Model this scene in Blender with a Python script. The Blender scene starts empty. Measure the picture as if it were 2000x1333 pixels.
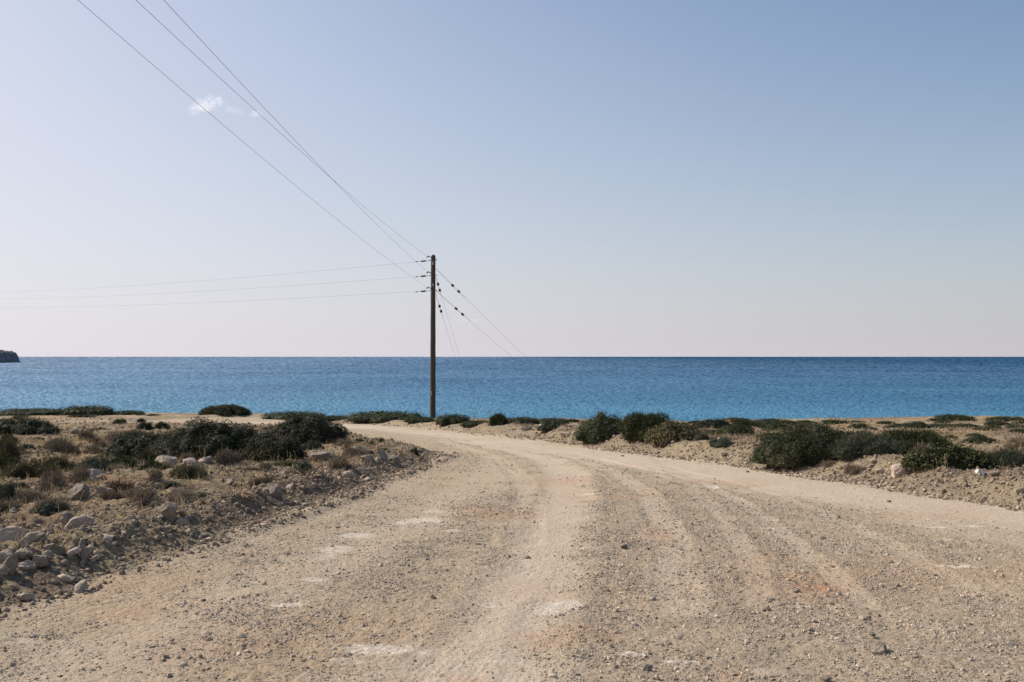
import bpy, math, random
import numpy as np
from mathutils import Vector, Matrix
random.seed(7)
RNG = np.random.default_rng(11)
R = math.radians
scene = bpy.context.scene
C = scene.collection

# ------------------------------------------------------------ camera
H = 1.6; F = 1944.0; HOR = 697.0           # eye height, focal length and horizon row of the 2000 px photo
cd = bpy.data.cameras.new('camera'); cam = bpy.data.objects.new('camera', cd); C.objects.link(cam)
cam.location = (0, 0, H); cam.rotation_euler = (R(90), 0, 0)
cd.sensor_width = 36; cd.lens = 36*F/2000; cd.shift_y = (HOR-666.5)/2000
cd.clip_start = .05; cd.clip_end = 200000
scene.camera = cam

# ------------------------------------------------------------ light
SUN_AZ = R(-66); SUN_EL = R(39)            # azimuth from the view direction (+Y), to the left
w = bpy.data.worlds.new('World'); scene.world = w; w.use_nodes = True
nt = w.node_tree; nt.nodes.clear()
sky = nt.nodes.new('ShaderNodeTexSky'); sky.sky_type = 'NISHITA'; sky.sun_disc = False
sky.sun_elevation = SUN_EL; sky.sun_rotation = SUN_AZ; sky.air_density = 1.0; sky.dust_density = 1.0; sky.ozone_density = 1.5
hs = nt.nodes.new('ShaderNodeHueSaturation'); hs.inputs['Saturation'].default_value = 1.25
gm = nt.nodes.new('ShaderNodeMix'); gm.data_type = 'RGBA'; gm.blend_type = 'MULTIPLY'; gm.inputs[0].default_value = 1
gm.inputs[7].default_value = (.83, 1.09, 1.15, 1)
bg = nt.nodes.new('ShaderNodeBackground'); bg.inputs[1].default_value = .092
wo = nt.nodes.new('ShaderNodeOutputWorld')
nt.links.new(sky.outputs[0], hs.inputs['Color']); nt.links.new(hs.outputs[0], gm.inputs[6])
# sea haze: the sky pales to a warm white towards the horizon, more so under the sun
tcw = nt.nodes.new('ShaderNodeTexCoord'); sx = nt.nodes.new('ShaderNodeSeparateXYZ'); nt.links.new(tcw.outputs['Generated'], sx.inputs[0])
def wm(op, a, b=0.0):
    n = nt.nodes.new('ShaderNodeMath'); n.operation = op
    for i, v in enumerate((a, b)):
        if isinstance(v, (int, float)): n.inputs[i].default_value = v
        else: nt.links.new(v, n.inputs[i])
    return n.outputs[0]
hz = wm('MULTIPLY', wm('EXPONENT', wm('MULTIPLY', wm('MAXIMUM', sx.outputs[2], 0.0), wm('SUBTRACT', -2.6, wm('MULTIPLY', sx.outputs[0], 3.7)))), .93)
hm = nt.nodes.new('ShaderNodeMix'); hm.data_type = 'RGBA'; nt.links.new(hz, hm.inputs[0]); nt.links.new(gm.outputs[2], hm.inputs[6])
HAZE = (6.95, 6.6, 7.2, 1)
hc = nt.nodes.new('ShaderNodeVectorMath'); hc.operation = 'SCALE'; hc.inputs[0].default_value = HAZE[:3]
nt.links.new(wm('ADD', .99, wm('MULTIPLY', sx.outputs[0], -.30)), hc.inputs['Scale']); nt.links.new(hc.outputs[0], hm.inputs[7])
nt.links.new(hm.outputs[2], bg.inputs[0]); nt.links.new(bg.outputs[0], wo.inputs[0])
sd = bpy.data.lights.new('sun', 'SUN'); sd.energy = 4.9; sd.angle = R(.55); sd.color = (1, .925, .80)
so = bpy.data.objects.new('sun', sd); C.objects.link(so)
sdir = Vector((math.sin(SUN_AZ)*math.cos(SUN_EL), math.cos(SUN_AZ)*math.cos(SUN_EL), math.sin(SUN_EL)))
so.rotation_euler = sdir.to_track_quat('Z', 'Y').to_euler(); so.location = sdir*60
scene.cycles.volume_bounces = 8
scene.view_settings.view_transform = 'Standard'; scene.view_settings.look = 'None'
scene.view_settings.exposure = 0.15; scene.view_settings.gamma = 1

# ------------------------------------------------------------ helpers
def tag(o, label=None, cat=None, group=None, kind=None):
    if label: o['label'] = label
    if cat: o['category'] = cat
    if group: o['group'] = group
    if kind: o['kind'] = kind
    return o
def empty(name, loc):
    o = bpy.data.objects.new(name, None); o.location = loc; o.empty_display_size = .2; C.objects.link(o); return o
def mesh_np(name, V, faces, mat, n=None, attrs=None, smooth=False):
    """V (N,3); faces (M,k) array of one arity k, or a list of such arrays"""
    me = bpy.data.meshes.new(name)
    if not isinstance(faces, list): faces = [faces]
    faces = [np.asarray(f, dtype=np.int32) for f in faces if len(f)]
    li = np.concatenate([f.ravel() for f in faces]); tot = np.concatenate([np.full(len(f), f.shape[1], np.int32) for f in faces])
    me.vertices.add(len(V)); me.vertices.foreach_set('co', np.asarray(V, np.float32).ravel())
    me.loops.add(len(li)); me.loops.foreach_set('vertex_index', li)
    me.polygons.add(len(tot)); st = np.concatenate([[0], np.cumsum(tot)[:-1]]).astype(np.int32)
    me.polygons.foreach_set('loop_start', st)
    me.polygons.foreach_set('use_smooth', np.full(len(tot), smooth))
    me.update(calc_edges=True)
    for k, a in (attrs or {}).items():
        if a.ndim == 1:
            at = me.attributes.new(k, 'FLOAT', 'POINT'); at.data.foreach_set('value', a.astype(np.float32))
        else:
            at = me.attributes.new(k, 'FLOAT_COLOR', 'POINT'); at.data.foreach_set('color', a.astype(np.float32).ravel())
    me.validate()
    me.materials.append(mat)
    return me
def obj(name, me, parent=None, loc=(0, 0, 0)):
    o = bpy.data.objects.new(name, me); o.location = loc; C.objects.link(o)
    if parent: o.parent = parent
    return o
def copy_tree(o, parent=None):
    c = o.copy(); C.objects.link(c)
    if parent: c.parent = parent
    for ch in list(o.children): copy_tree(ch, c)
    return c
# value noise
_T = np.random.default_rng(5).random((256, 256))
def vn(x, y, s=0):
    x = np.asarray(x, float)+s*17.31; y = np.asarray(y, float)+s*9.77
    xi = np.floor(x).astype(int); yi = np.floor(y).astype(int); fx = x-xi; fy = y-yi
    fx = fx*fx*(3-2*fx); fy = fy*fy*(3-2*fy)
    a = _T[xi & 255, yi & 255]; b = _T[(xi+1) & 255, yi & 255]; c = _T[xi & 255, (yi+1) & 255]; d = _T[(xi+1) & 255, (yi+1) & 255]
    return (a*(1-fx)+b*fx)*(1-fy)+(c*(1-fx)+d*fx)*fy
def fbm(x, y, o=4, s=0, g=.5):
    t = 0; A = 1; N = 0
    for i in range(o):
        t = t+A*vn(x*2**i, y*2**i, s+i); N += A; A *= g
    return t/N
def ss(a, b, x):
    t = np.clip((x-a)/(b-a), 0, 1); return t*t*(3-2*t)
_T3 = np.random.default_rng(6).random((64, 64, 64))
def vn3(P):
    i = np.floor(P).astype(int); f = P-i; f = f*f*(3-2*f); r = 0
    for dx in (0, 1):
        for dy in (0, 1):
            for dz in (0, 1):
                wt = (f[:, 0] if dx else 1-f[:, 0])*(f[:, 1] if dy else 1-f[:, 1])*(f[:, 2] if dz else 1-f[:, 2])
                r = r+wt*_T3[(i[:, 0]+dx) & 63, (i[:, 1]+dy) & 63, (i[:, 2]+dz) & 63]
    return r

# ------------------------------------------------------------ terrain function
SL = .0377
def base_z(x, y):
    d = np.asarray(y, float)
    t = np.maximum(d-6, 0)
    z = -SL*(np.sqrt(t*t+4)-2)                         # level by the camera, then falling to the sea
    z = np.where(d < 6, .012*(6-d), z)
    return z
def g0(px, py):
    """point of the smooth slope seen at a photo pixel (surveying the place, not placing at the lens)"""
    lo, hi = 1.0, 400.0; u = (px-1000)/F; v = (py-HOR)/F
    for _ in range(60):
        m = (lo+hi)/2
        if H-v*m > float(base_z(0, m)): lo = m
        else: hi = m
    return (u*lo, lo)
def poly(pts): return np.array([g0(*p) for p in pts])
LEFT = poly([(-2600, 1900), (-900, 1560), (-300, 1300), (0, 1192), (150, 1150), (300, 1098), (420, 1058), (500, 1028), (600, 993), (700, 956), (780, 928),
             (840, 906), (862, 893), (850, 884), (815, 876), (760, 866), (700, 856), (655, 846), (610, 839), (560, 835), (500, 834), (400, 833), (250, 832), (110, 831), (-200, 831), (-1500, 831)])
LEFT = np.vstack([LEFT, [-150, 60], [-150, 2]])
RIGHT_E = poly([(-1500, 826), (-200, 826), (110, 826), (260, 825), (330, 820), (420, 817.5), (500, 817), (570, 820), (640, 824.5), (720, 829), (850, 838), (950, 848), (1050, 858), (1125, 867), (1200, 878), (1300, 891), (1400, 904),
                (1500, 918), (1600, 932), (1700, 947), (1800, 962), (1900, 976), (2000, 991), (2300, 1038), (2900, 1130), (3600, 1240)])
RIGHT = np.vstack([RIGHT_E, [200, 5], [300, 300], [-300, 300], [-300, 60]])
# coast edge: Y as a function of direction x/y
CE = np.array([[(p-1000)/F, g0(p, r)[1]] for p, r in [(-1500, 800), (-300, 803), (0, 807), (300, 811), (480, 813), (620, 818), (760, 822), (850, 823), (1000, 825.5), (1150, 826.5), (1350, 830), (1500, 826), (1700, 823), (1850, 818), (2000, 819), (2400, 815), (3300, 812)]])
def seg_dist(P, poly_, closed=False):
    best = np.full(len(P), 1e9); n = len(poly_)
    for i in range(n if closed else n-1):
        a = poly_[i]; b = poly_[(i+1) % n]; ab = b-a; L = max(1e-9, ab @ ab)
        t = np.clip(((P-a) @ ab)/L, 0, 1); d = np.hypot(*(P-(a+t[:, None]*ab)).T)
        best = np.minimum(best, d)
    return best
def inside(P, poly_):
    r = np.zeros(len(P), bool); n = len(poly_); x, y = P.T
    for i in range(n):
        x1, y1 = poly_[i]; x2, y2 = poly_[(i+1) % n]
        if y1 == y2: continue
        r ^= ((y1 > y) != (y2 > y)) & (x < (x2-x1)*(y-y1)/(y2-y1)+x1)
    return r
def sdf(P, poly_): return np.where(inside(P, poly_), 1, -1)*seg_dist(P, poly_, True)   # + inside
def lateral(P, line):
    """distance, signed side and run along a polyline"""
    best = np.full(len(P), 1e9); side = np.zeros(len(P)); run = np.zeros(len(P)); acc = 0
    for i in range(len(line)-1):
        a = line[i]; b = line[i+1]; ab = b-a; L = math.hypot(*ab)
        t = np.clip(((P-a) @ ab)/L**2, 0, 1); q = P-(a+t[:, None]*ab); d = np.hypot(*q.T)
        s = np.sign(ab[0]*q[:, 1]-ab[1]*q[:, 0]); m = d < best
        best = np.where(m, d, best); side = np.where(m, s, side); run = np.where(m, acc+t*L, run); acc += L
    return best, side, run
TRK = [  # polyline in photo pixels, half width in metres, strength
    ([(760, 1500), (900, 1333), (985, 1230), (1045, 1130), (1085, 1040), (1108, 970), (1105, 925), (1070, 900), (1000, 878), (900, 860)], .32, .95),
    ([(1000, 1500), (1040, 1333), (1060, 1250), (1075, 1180)], .16, .45),
    ([(520, 1500), (700, 1333), (850, 1240), (940, 1170), (1000, 1110)], .22, .35),
    ([(1330, 1190), (1320, 1090), (1295, 1020), (1260, 965), (1200, 925), (1120, 897), (1000, 872), (900, 856)], .15, .6),
    ([(1690, 1180), (1620, 1120), (1540, 1050), (1460, 990), (1380, 950), (1270, 918), (1130, 888), (1000, 866)], .09, .5),
    ([(2600, 1090), (2250, 1045), (2000, 1008), (1800, 985), (1600, 958), (1450, 932), (1300, 907), (1150, 884), (1000, 864), (880, 849), (760, 838), (650, 831), (560, 827), (450, 825)], 1.0, 1.0),
    ([(2600, 1180), (2000, 1062), (1750, 1010), (1550, 965), (1350, 930), (1150, 896)], .3, .4),
    ([(1900, 1160), (1750, 1070), (1600, 1000), (1450, 948), (1300, 912), (1150, 885)], .09, .4),
    ([(1480, 1180), (1460, 1090), (1410, 1010), (1340, 950), (1240, 912), (1120, 884), (1000, 866)], .1, .4),
    ([(1020, 1060), (1030, 990), (1020, 940), (985, 905), (930, 880), (860, 860)], .16, .5),
    ([(0, 1400), (200, 1290), (450, 1180), (650, 1090), (820, 1010), (930, 950), (980, 900)], .4, .4),
]
TRK = [(poly(p), wd, s) for p, wd, s in TRK]
WHITE = [(40, 1250, 38, 7), (118, 1253, 12, 4), (632, 1088, 20, 6), (655, 1070, 34, 8), (700, 1045, 40, 5), (610, 1132, 38, 4), (750, 1272, 95, 10), (670, 1292, 40, 6), (828, 1014, 34, 5), (800, 1018, 30, 4), (846, 999, 26, 3),
         (1095, 1180, 42, 10), (1075, 1190, 30, 10), (1145, 966, 22, 2), (1865, 1105, 46, 3), (925, 1073, 14, 3), (955, 1180, 14, 4), (1380, 952, 30, 3), (1640, 1080, 12, 3), (1500, 1030, 16, 3), (1845, 1055, 12, 3), (960, 1288, 60, 4),
         (1830, 1030, 30, 2), (1560, 1180, 30, 3), (1230, 1275, 30, 4), (850, 1325, 30, 6), (1900, 1028, 30, 2), (560, 1180, 40, 4), (880, 1040, 20, 3), (1710, 1085, 14, 2), (1500, 1310, 40, 6), (1330, 1290, 40, 5)]
ORANGE = [(1595, 1146, 48, 12, 1), (1560, 1128, 45, 6, .7), (970, 1000, 80, 12, .38), (1090, 940, 60, 8, .4), (1290, 1045, 26, 18, .5), (1100, 1240, 90, 18, .35), (1500, 1130, 80, 20, .3), (850, 1330, 90, 14, .3), (300, 1190, 120, 16, .3), (1440, 1320, 60, 14, .3), (1990, 1110, 60, 10, .25)]
def patch(P, px, py, rx, ry):
    cx, cy = g0(px, py); ex = abs(g0(px+rx, py)[0]-cx); ey = abs(g0(px, py-ry)[1]-cy)
    q = ((P[:, 0]-cx)/ex)**2+((P[:, 1]-cy)/ey)**2
    return q
MOUND = [(1745, 912, 1.0, .5, .17), (1845, 925, .9, .45, .15), (1625, 915, .9, .4, .05)]
MOUND = [(*g0(a, b), rx, ry, h) for a, b, rx, ry, h in MOUND]
WIND = poly([(885, 888), (860, 903), (800, 925), (740, 950), (690, 972), (620, 998), (560, 1018), (480, 1045)])     # thin windrow of gravel
def fields(X, Y):
    P = np.column_stack([X, Y]); m = {}
    m['dL'] = sdf(P, LEFT); m['dR'] = sdf(P, RIGHT)
    wob = (fbm(X*1.1, Y*1.1, 4, 3)-.5)
    m['dL'] += wob*.35; m['dR'] += wob*.5+(fbm(X*4, Y*4, 2, 8)-.5)*.12
    return P, m
def edge_Y(X, Y):
    u = X/np.maximum(Y, 1); return np.interp(u, CE[:, 0], CE[:, 1])+(fbm(X*.25, Y*.1, 3, 12)-.5)*4
def height(X, Y, spacing=0.0, full=True):
    X = np.asarray(X, float); Y = np.asarray(Y, float)
    P, m = fields(X, Y); dL, dR = m['dL'], m['dR']
    z = base_z(X, Y)+(fbm(X*.16, Y*.16, 3, 1)-.5)*.10*ss(6, 20, Y)
    L = ss(0, .6, dL); Rr = ss(-.05, .9, dR)
    near = 1-ss(25, 45, Y)
    z = z+L*(.10+.10*(fbm(X*.7, Y*.7, 3, 2)-.3))+.06*np.exp(-((dL-.55)/.35)**2)*(.4+.9*fbm(X*1.7, Y*1.7, 2, 4))
    z = z+Rr*(.12+.10*near+.10*(fbm(X*.5, Y*.5, 3, 5)-.4))+(.05+.06*near)*np.exp(-((dR-.8)/.45)**2)*(fbm(X*1.5, Y*1.5, 2, 6)*1.6)
    for cx, cy, rx, ry, h in MOUND:
        z = z+h*np.exp(-((X-cx)/rx)**2-((Y-cy)/ry)**2)*(.7+.6*fbm(X*3, Y*3, 2, 9))
    dw, _, _ = lateral(P, WIND)
    z = z+.045*np.exp(-(dw/.14)**2)*(.3+1.2*vn(X*3.3, Y*3.3, 21))
    # coast
    e = Y-edge_Y(X, Y); z = z-ss(0, 3, e)*.35-np.maximum(e-1.0, 0)*.42
    z = np.maximum(z, -14+.0*z)
    on_road = (dL < 0) & (dR < 0)
    trk = np.zeros(len(X))
    tread = np.zeros(len(X))
    for line, wd, s in TRK:
        d, sd_, run = lateral(P, line)
        d2 = d+(vn(run*.8, d*0, 30)-.5)*wd*.6+(fbm(P[:, 0]*2.5, P[:, 1]*2.5, 3, 33)-.5)*wd*.8
        k = s*(1-ss(wd*.3, wd*1.6, d2)); trk = np.maximum(trk, k)
        if full:
            lat = d*sd_
            tread = tread+k*np.sin(lat*2*math.pi/.043+vn(run*2, lat*0, 44)*3)*ss(.5, .8, fbm(run*1.3, lat*9, 2, 40))*(1-ss(8, 13, Y))
        z = z-.014*s*(1-ss(wd*.4, wd*1.5, d))+.007*s*np.exp(-((d-wd*1.35)/(.3*wd))**2)
    m['trk'] = trk
    if full:
        verge = np.clip(L+Rr, 0, 1)
        rough = .35+.65*(1-trk)
        for wl, am, av in ((.9, .02, .03), (.35, .010, .04), (.14, .006, .045), (.06, .006, .024), (.03, .005, .009)):
            fade = 1-ss(wl*.25, wl*.6, spacing)
            z = z+(vn(X/wl+3, Y/wl, int(wl*100))+vn(X/wl*1.3+Y/wl*.7, Y/wl*1.3-X/wl*.7, 7+int(wl*100))-1)*(am*rough*(1-verge)+av*verge)*fade*1.1
        z = z+tread*.0013
    return z, m
def G(px, py):
    """ground point on the real terrain seen at a photo pixel"""
    u = (px-1000)/F; v = (py-HOR)/F
    ys = np.concatenate([np.linspace(3.5, 30, 500), np.linspace(30.05, 90, 500)]); zt, _ = height(u*ys, ys, full=False)
    zr = H-v*ys; k = np.argmax(zt >= zr)
    if zt[k] < zr[k]: k = int(np.interp(u, CE[:, 0], CE[:, 1])*10); y = k/10+.3; return Vector((u*y, y, float(height([u*y], [y], full=False)[0][0])))
    y = ys[k]; return Vector((u*y, y, float(zt[k])))
def gz(x, y): return float(height(np.array([x]), np.array([y]), full=False)[0][0])

# ------------------------------------------------------------ materials
class NT:
    def __init__(s, name):
        s.m = bpy.data.materials.new(name); s.m.use_nodes = True; s.t = s.m.node_tree; s.t.nodes.clear()
        s.out = s.t.nodes.new('ShaderNodeOutputMaterial'); s.b = s.t.nodes.new('ShaderNodeBsdfPrincipled')
        s.l(s.b.outputs[0], s.out.inputs[0]); s.geo = s.t.nodes.new('ShaderNodeNewGeometry'); s.tc = s.t.nodes.new('ShaderNodeTexCoord')
        s.pos = s.geo.outputs['Position']; s.loc = s.tc.outputs['Object']
    def l(s, a, b): s.t.links.new(a, b)
    def set(s, i, v):
        if isinstance(v, (int, float)): i.default_value = v
        elif isinstance(v, tuple): i.default_value = (*v, 1) if len(v) == 3 and i.type == 'RGBA' else v
        else: s.l(v, i)
    def noise(s, scale, det=4, rough=.55, vec=None, dist=0, color=False):
        n = s.t.nodes.new('ShaderNodeTexNoise'); n.inputs['Scale'].default_value = scale; n.inputs['Detail'].default_value = det
        n.inputs['Roughness'].default_value = rough; n.inputs['Distortion'].default_value = dist; s.l(vec or s.pos, n.inputs['Vector'])
        return n.outputs['Color' if color else 'Fac']
    def vor(s, scale, vec=None, feat='F1', out='Distance'):
        n = s.t.nodes.new('ShaderNodeTexVoronoi'); n.feature = feat; n.inputs['Scale'].default_value = scale; s.l(vec or s.pos, n.inputs['Vector'])
        return n.outputs[out]
    def scale(s, vec, v):
        n = s.t.nodes.new('ShaderNodeVectorMath'); n.operation = 'MULTIPLY'; s.l(vec, n.inputs[0]); n.inputs[1].default_value = v; return n.outputs[0]
    def ramp(s, f, stops):
        n = s.t.nodes.new('ShaderNodeValToRGB'); e = n.color_ramp.elements
        while len(e) < len(stops): e.new(.5)
        for i, (p, c) in enumerate(stops): e[i].position = p; e[i].color = (*c, 1) if isinstance(c, tuple) else (c, c, c, 1)
        s.l(f, n.inputs[0]); return n.outputs[0]
    def mix(s, f, a, b, mode='MIX'):
        n = s.t.nodes.new('ShaderNodeMix'); n.data_type = 'RGBA'; n.blend_type = mode; s.set(n.inputs[0], f); s.set(n.inputs[6], a); s.set(n.inputs[7], b); return n.outputs[2]
    def math(s, op, a, b=0.0, c=None):
        n = s.t.nodes.new('ShaderNodeMath'); n.operation = op; s.set(n.inputs[0], a); s.set(n.inputs[1], b)
        if c is not None: s.set(n.inputs[2], c)
        return n.outputs[0]
    def mr(s, f, a, b, c=0.0, d=1.0):
        n = s.t.nodes.new('ShaderNodeMapRange'); s.l(f, n.inputs[0])
        for i, v in enumerate((a, b, c, d)): n.inputs[1+i].default_value = v
        return n.outputs[0]
    def attr(s, name, o='Fac'):
        n = s.t.nodes.new('ShaderNodeAttribute'); n.attribute_name = name; return n.outputs[o]
    def sep(s, v):
        n = s.t.nodes.new('ShaderNodeSeparateXYZ'); s.l(v, n.inputs[0]); return n.outputs
    def bump(s, h, st=.5, d=.01, nrm=None):
        n = s.t.nodes.new('ShaderNodeBump'); n.inputs['Strength'].default_value = st; n.inputs['Distance'].default_value = d; s.l(h, n.inputs['Height'])
        if nrm: s.l(nrm, n.inputs['Normal'])
        return n.outputs[0]
    def fin(s, col, rough=.9, nrm=None, spec=.2):
        s.set(s.b.inputs['Base Color'], col); s.set(s.b.inputs['Roughness'], rough); s.b.inputs['Specular IOR Level'].default_value = spec
        if nrm: s.l(nrm, s.b.inputs['Normal'])
        return s.m

def soil_common(n):
    a = n.attr('mask', 'Color'); s = n.t.nodes.new('ShaderNodeSeparateColor'); n.l(a, s.inputs[0])
    return s.outputs[0], s.outputs[1], s.outputs[2], n.attr('dust')
def mat_road():
    n = NT('dirt_road_gravel'); trk, wh, org, gr = soil_common(n)
    big = n.noise(.45, 5, .6); med = n.noise(3.2, 6, .65); fine = n.noise(38, 5, .7); grain = n.noise(170, 3, .6)
    base = n.ramp(big, [(.3, (.42, .32, .22)), (.5, (.45, .35, .245)), (.7, (.48, .38, .275))])
    base = n.mix(n.mr(med, .35, .7), base, (.37, .285, .19))
    base = n.mix(n.mr(fine, .48, .68), base, (.30, .23, .155))
    base = n.mix(n.math('MULTIPLY', n.mr(grain, .5, .72), .7), base, (.56, .48, .39))
    base = n.mix(n.math('MULTIPLY', gr, n.mr(fine, .3, .6)), base, (.345, .27, .195))
    base = n.mix(n.math('MULTIPLY', trk, .78), base, n.ramp(med, [(.3, (.52, .415, .315)), (.7, (.585, .48, .38))]))
    base = n.mix(n.math('MULTIPLY', org, n.mr(med, .3, .55, .45, 1.0)), base, (.46, .245, .13))
    base = n.mix(n.math('MULTIPLY', wh, n.mr(n.noise(14, 7, .8), .36, .62)), base, (.74, .66, .57))
    h = n.math('ADD', n.math('MULTIPLY', fine, 1.0), n.math('MULTIPLY', grain, .35))
    h = n.math('ADD', h, n.math('MULTIPLY', n.noise(12, 5, .7), 1.6))
    return n.fin(base, .95, n.bump(h, .8, .022), .15)
def mat_ground():
    n = NT('heath_soil'); red, dry, sand, gr = soil_common(n)
    big = n.noise(.6, 5, .6); med = n.noise(2.6, 6, .7); fine = n.noise(22, 6, .75); grain = n.noise(95, 4, .7)
    base = n.ramp(med, [(.3, (.165, .115, .072)), (.48, (.27, .19, .12)), (.62, (.36, .265, .17)), (.8, (.45, .345, .24))])
    base = n.mix(n.mr(fine, .45, .62), base, (.13, .105, .08))
    base = n.mix(n.math('MULTIPLY', n.mr(grain, .52, .68), .6), base, (.50, .42, .33))
    base = n.mix(n.math('MULTIPLY', red, n.mr(big, .35, .6, .35, 1)), base, (.44, .255, .14))
    base = n.mix(n.math('MULTIPLY', dry, n.mr(n.noise(14, 5, .7), .35, .6, .2, .9)), base, (.42, .33, .20))
    base = n.mix(n.math('MULTIPLY', sand, n.mr(fine, .3, .6, 1.0, .55)), base, (.47, .375, .265))
    h = n.math('ADD', n.math('MULTIPLY', fine, 1.3), n.math('MULTIPLY', grain, .5))
    h = n.math('ADD', h, n.math('MULTIPLY', n.noise(7, 6, .75), 2.2))
    return n.fin(base, .96, n.bump(h, .9, .05), .1)
def mat_stone(name, dark, mid, light, warm=(.5, .36, .25)):
    n = NT(name); t = n.attr('tint')
    c = n.ramp(t, [(0, dark), (.5, mid), (1, light)])
    k = n.noise(11, 6, .7); c = n.mix(n.mr(k, .45, .75), c, n.mix(.6, c, warm))
    c = n.mix(n.math('MULTIPLY', n.mr(n.noise(45, 4, .7), .5, .7), .5), c, n.mix(.5, c, (.09, .08, .07)))
    h = n.math('ADD', n.noise(20, 6, .7), n.math('MULTIPLY', n.noise(90, 3, .6), .4))
    return n.fin(c, .9, n.bump(h, .6, .02), .2)
def mat_rock(name, a, b, stain):
    n = NT(name)
    oi = n.t.nodes.new('ShaderNodeObjectInfo'); rnd = oi.outputs['Random']
    v = n.t.nodes.new('ShaderNodeVectorMath'); v.operation = 'ADD'; n.l(n.pos, v.inputs[0]); n.l(oi.outputs['Location'], v.inputs[1]); P = v.outputs[0]
    c = n.ramp(n.noise(7, 7, .68, P), [(.3, a), (.65, b)])
    c = n.mix(n.mr(n.noise(16, 6, .75, P), .5, .68), c, stain)
    c = n.mix(n.math('MULTIPLY', n.mr(n.noise(60, 4, .7, P), .5, .66), .6), c, (.10, .09, .08))
    c = n.mix(n.mr(n.noise(3, 3, .5, P), .52, .7), c, n.mix(.6, c, (.52, .38, .27)))
    c = n.mix(n.mr(rnd, 0, 1, 0, .4), c, (.24, .20, .16))
    pits = n.vor(22, P); h = n.math('ADD', n.noise(14, 8, .72, P), n.math('MULTIPLY', n.mr(pits, 0, .4), .25))
    return n.fin(c, .92, n.bump(h, .9, .03), .2)
def mat_leaf(name, cols, rough=.55, spec=.3, trans=.12):
    n = NT(name); t = n.attr('tint')
    oi = n.t.nodes.new('ShaderNodeObjectInfo')
    c = n.ramp(t, cols)
    c = n.mix(n.math('MULTIPLY', n.mr(n.noise(2.2, 3, .6), .4, .7), .45), c, n.mix(.5, c, cols[-1][1]))
    m = n.t.nodes.new('ShaderNodeMix'); 
    hsn = n.t.nodes.new('ShaderNodeHueSaturation'); n.l(c, hsn.inputs['Color']); n.l(n.mr(oi.outputs['Random'], 0, 1, .8, 1.25), hsn.inputs['Value'])
    n.fin(hsn.outputs[0], rough, None, spec)
    tr = n.t.nodes.new('ShaderNodeBsdfTranslucent'); n.l(hsn.outputs[0], tr.inputs[0])
    mx = n.t.nodes.new('ShaderNodeMixShader'); mx.inputs[0].default_value = trans; n.l(n.b.outputs[0], mx.inputs[1]); n.l(tr.outputs[0], mx.inputs[2]); n.l(mx.outputs[0], n.out.inputs[0])
    return n.m
M = {}
M['road'] = mat_road(); M['ground'] = mat_ground()
M['gravel'] = mat_stone('gravel_stone', (.13, .12, .105), (.40, .325, .25), (.64, .55, .45))
M['rubble'] = mat_stone('rubble_stone', (.10, .08, .06), (.26, .195, .14), (.50, .40, .30))
M['rock_pale'] = mat_rock('pale_limestone', (.31, .25, .185), (.50, .41, .315), (.33, .29, .25))
M['rock_grey'] = mat_rock('grey_limestone', (.19, .15, .115), (.34, .275, .21), (.16, .145, .13))
M['rock_pink'] = mat_rock('pinkish_limestone', (.44, .34, .26), (.60, .48, .38), (.30, .25, .21))
M['rock_dark'] = mat_rock('dark_stone', (.12, .112, .10), (.23, .21, .185), (.09, .085, .08))
M['rock_white'] = mat_rock('white_stone', (.66, .62, .56), (.80, .77, .72), (.5, .46, .4))
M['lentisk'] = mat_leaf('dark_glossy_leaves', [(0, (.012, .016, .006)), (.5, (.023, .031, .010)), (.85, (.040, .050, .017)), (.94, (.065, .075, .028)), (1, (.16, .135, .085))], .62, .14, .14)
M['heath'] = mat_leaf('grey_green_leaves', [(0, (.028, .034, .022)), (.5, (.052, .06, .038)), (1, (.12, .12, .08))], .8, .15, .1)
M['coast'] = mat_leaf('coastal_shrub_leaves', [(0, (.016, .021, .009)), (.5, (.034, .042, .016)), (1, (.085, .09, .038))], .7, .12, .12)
M['olive'] = mat_leaf('olive_brown_leaves', [(0, (.04, .035, .018)), (.5, (.08, .072, .034)), (1, (.17, .14, .07))], .8, .15, .15)
M['twig'] = mat_leaf('grey_dry_twigs', [(0, (.09, .07, .048)), (.5, (.19, .15, .105)), (1, (.34, .28, .21))], .9, .1, .1)
M['browntwig'] = mat_leaf('brown_dry_twigs', [(0, (.06, .042, .03)), (.5, (.13, .095, .065)), (1, (.25, .19, .13))], .9, .1, .1)
M['litter'] = mat_leaf('dead_undergrowth', [(0, (.05, .045, .03)), (.35, (.10, .085, .06)), (.7, (.19, .155, .115)), (1, (.34, .28, .21))], .9, .05, .15)
M['straw'] = mat_leaf('dry_straw', [(0, (.22, .155, .085)), (.5, (.40, .30, .17)), (1, (.60, .48, .31))], .85, .15, .25)
M['deadleaf'] = mat_leaf('dead_curled_leaf', [(0, (.16, .10, .06)), (.5, (.32, .22, .14)), (1, (.50, .38, .27))], .85, .1, .2)

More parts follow.
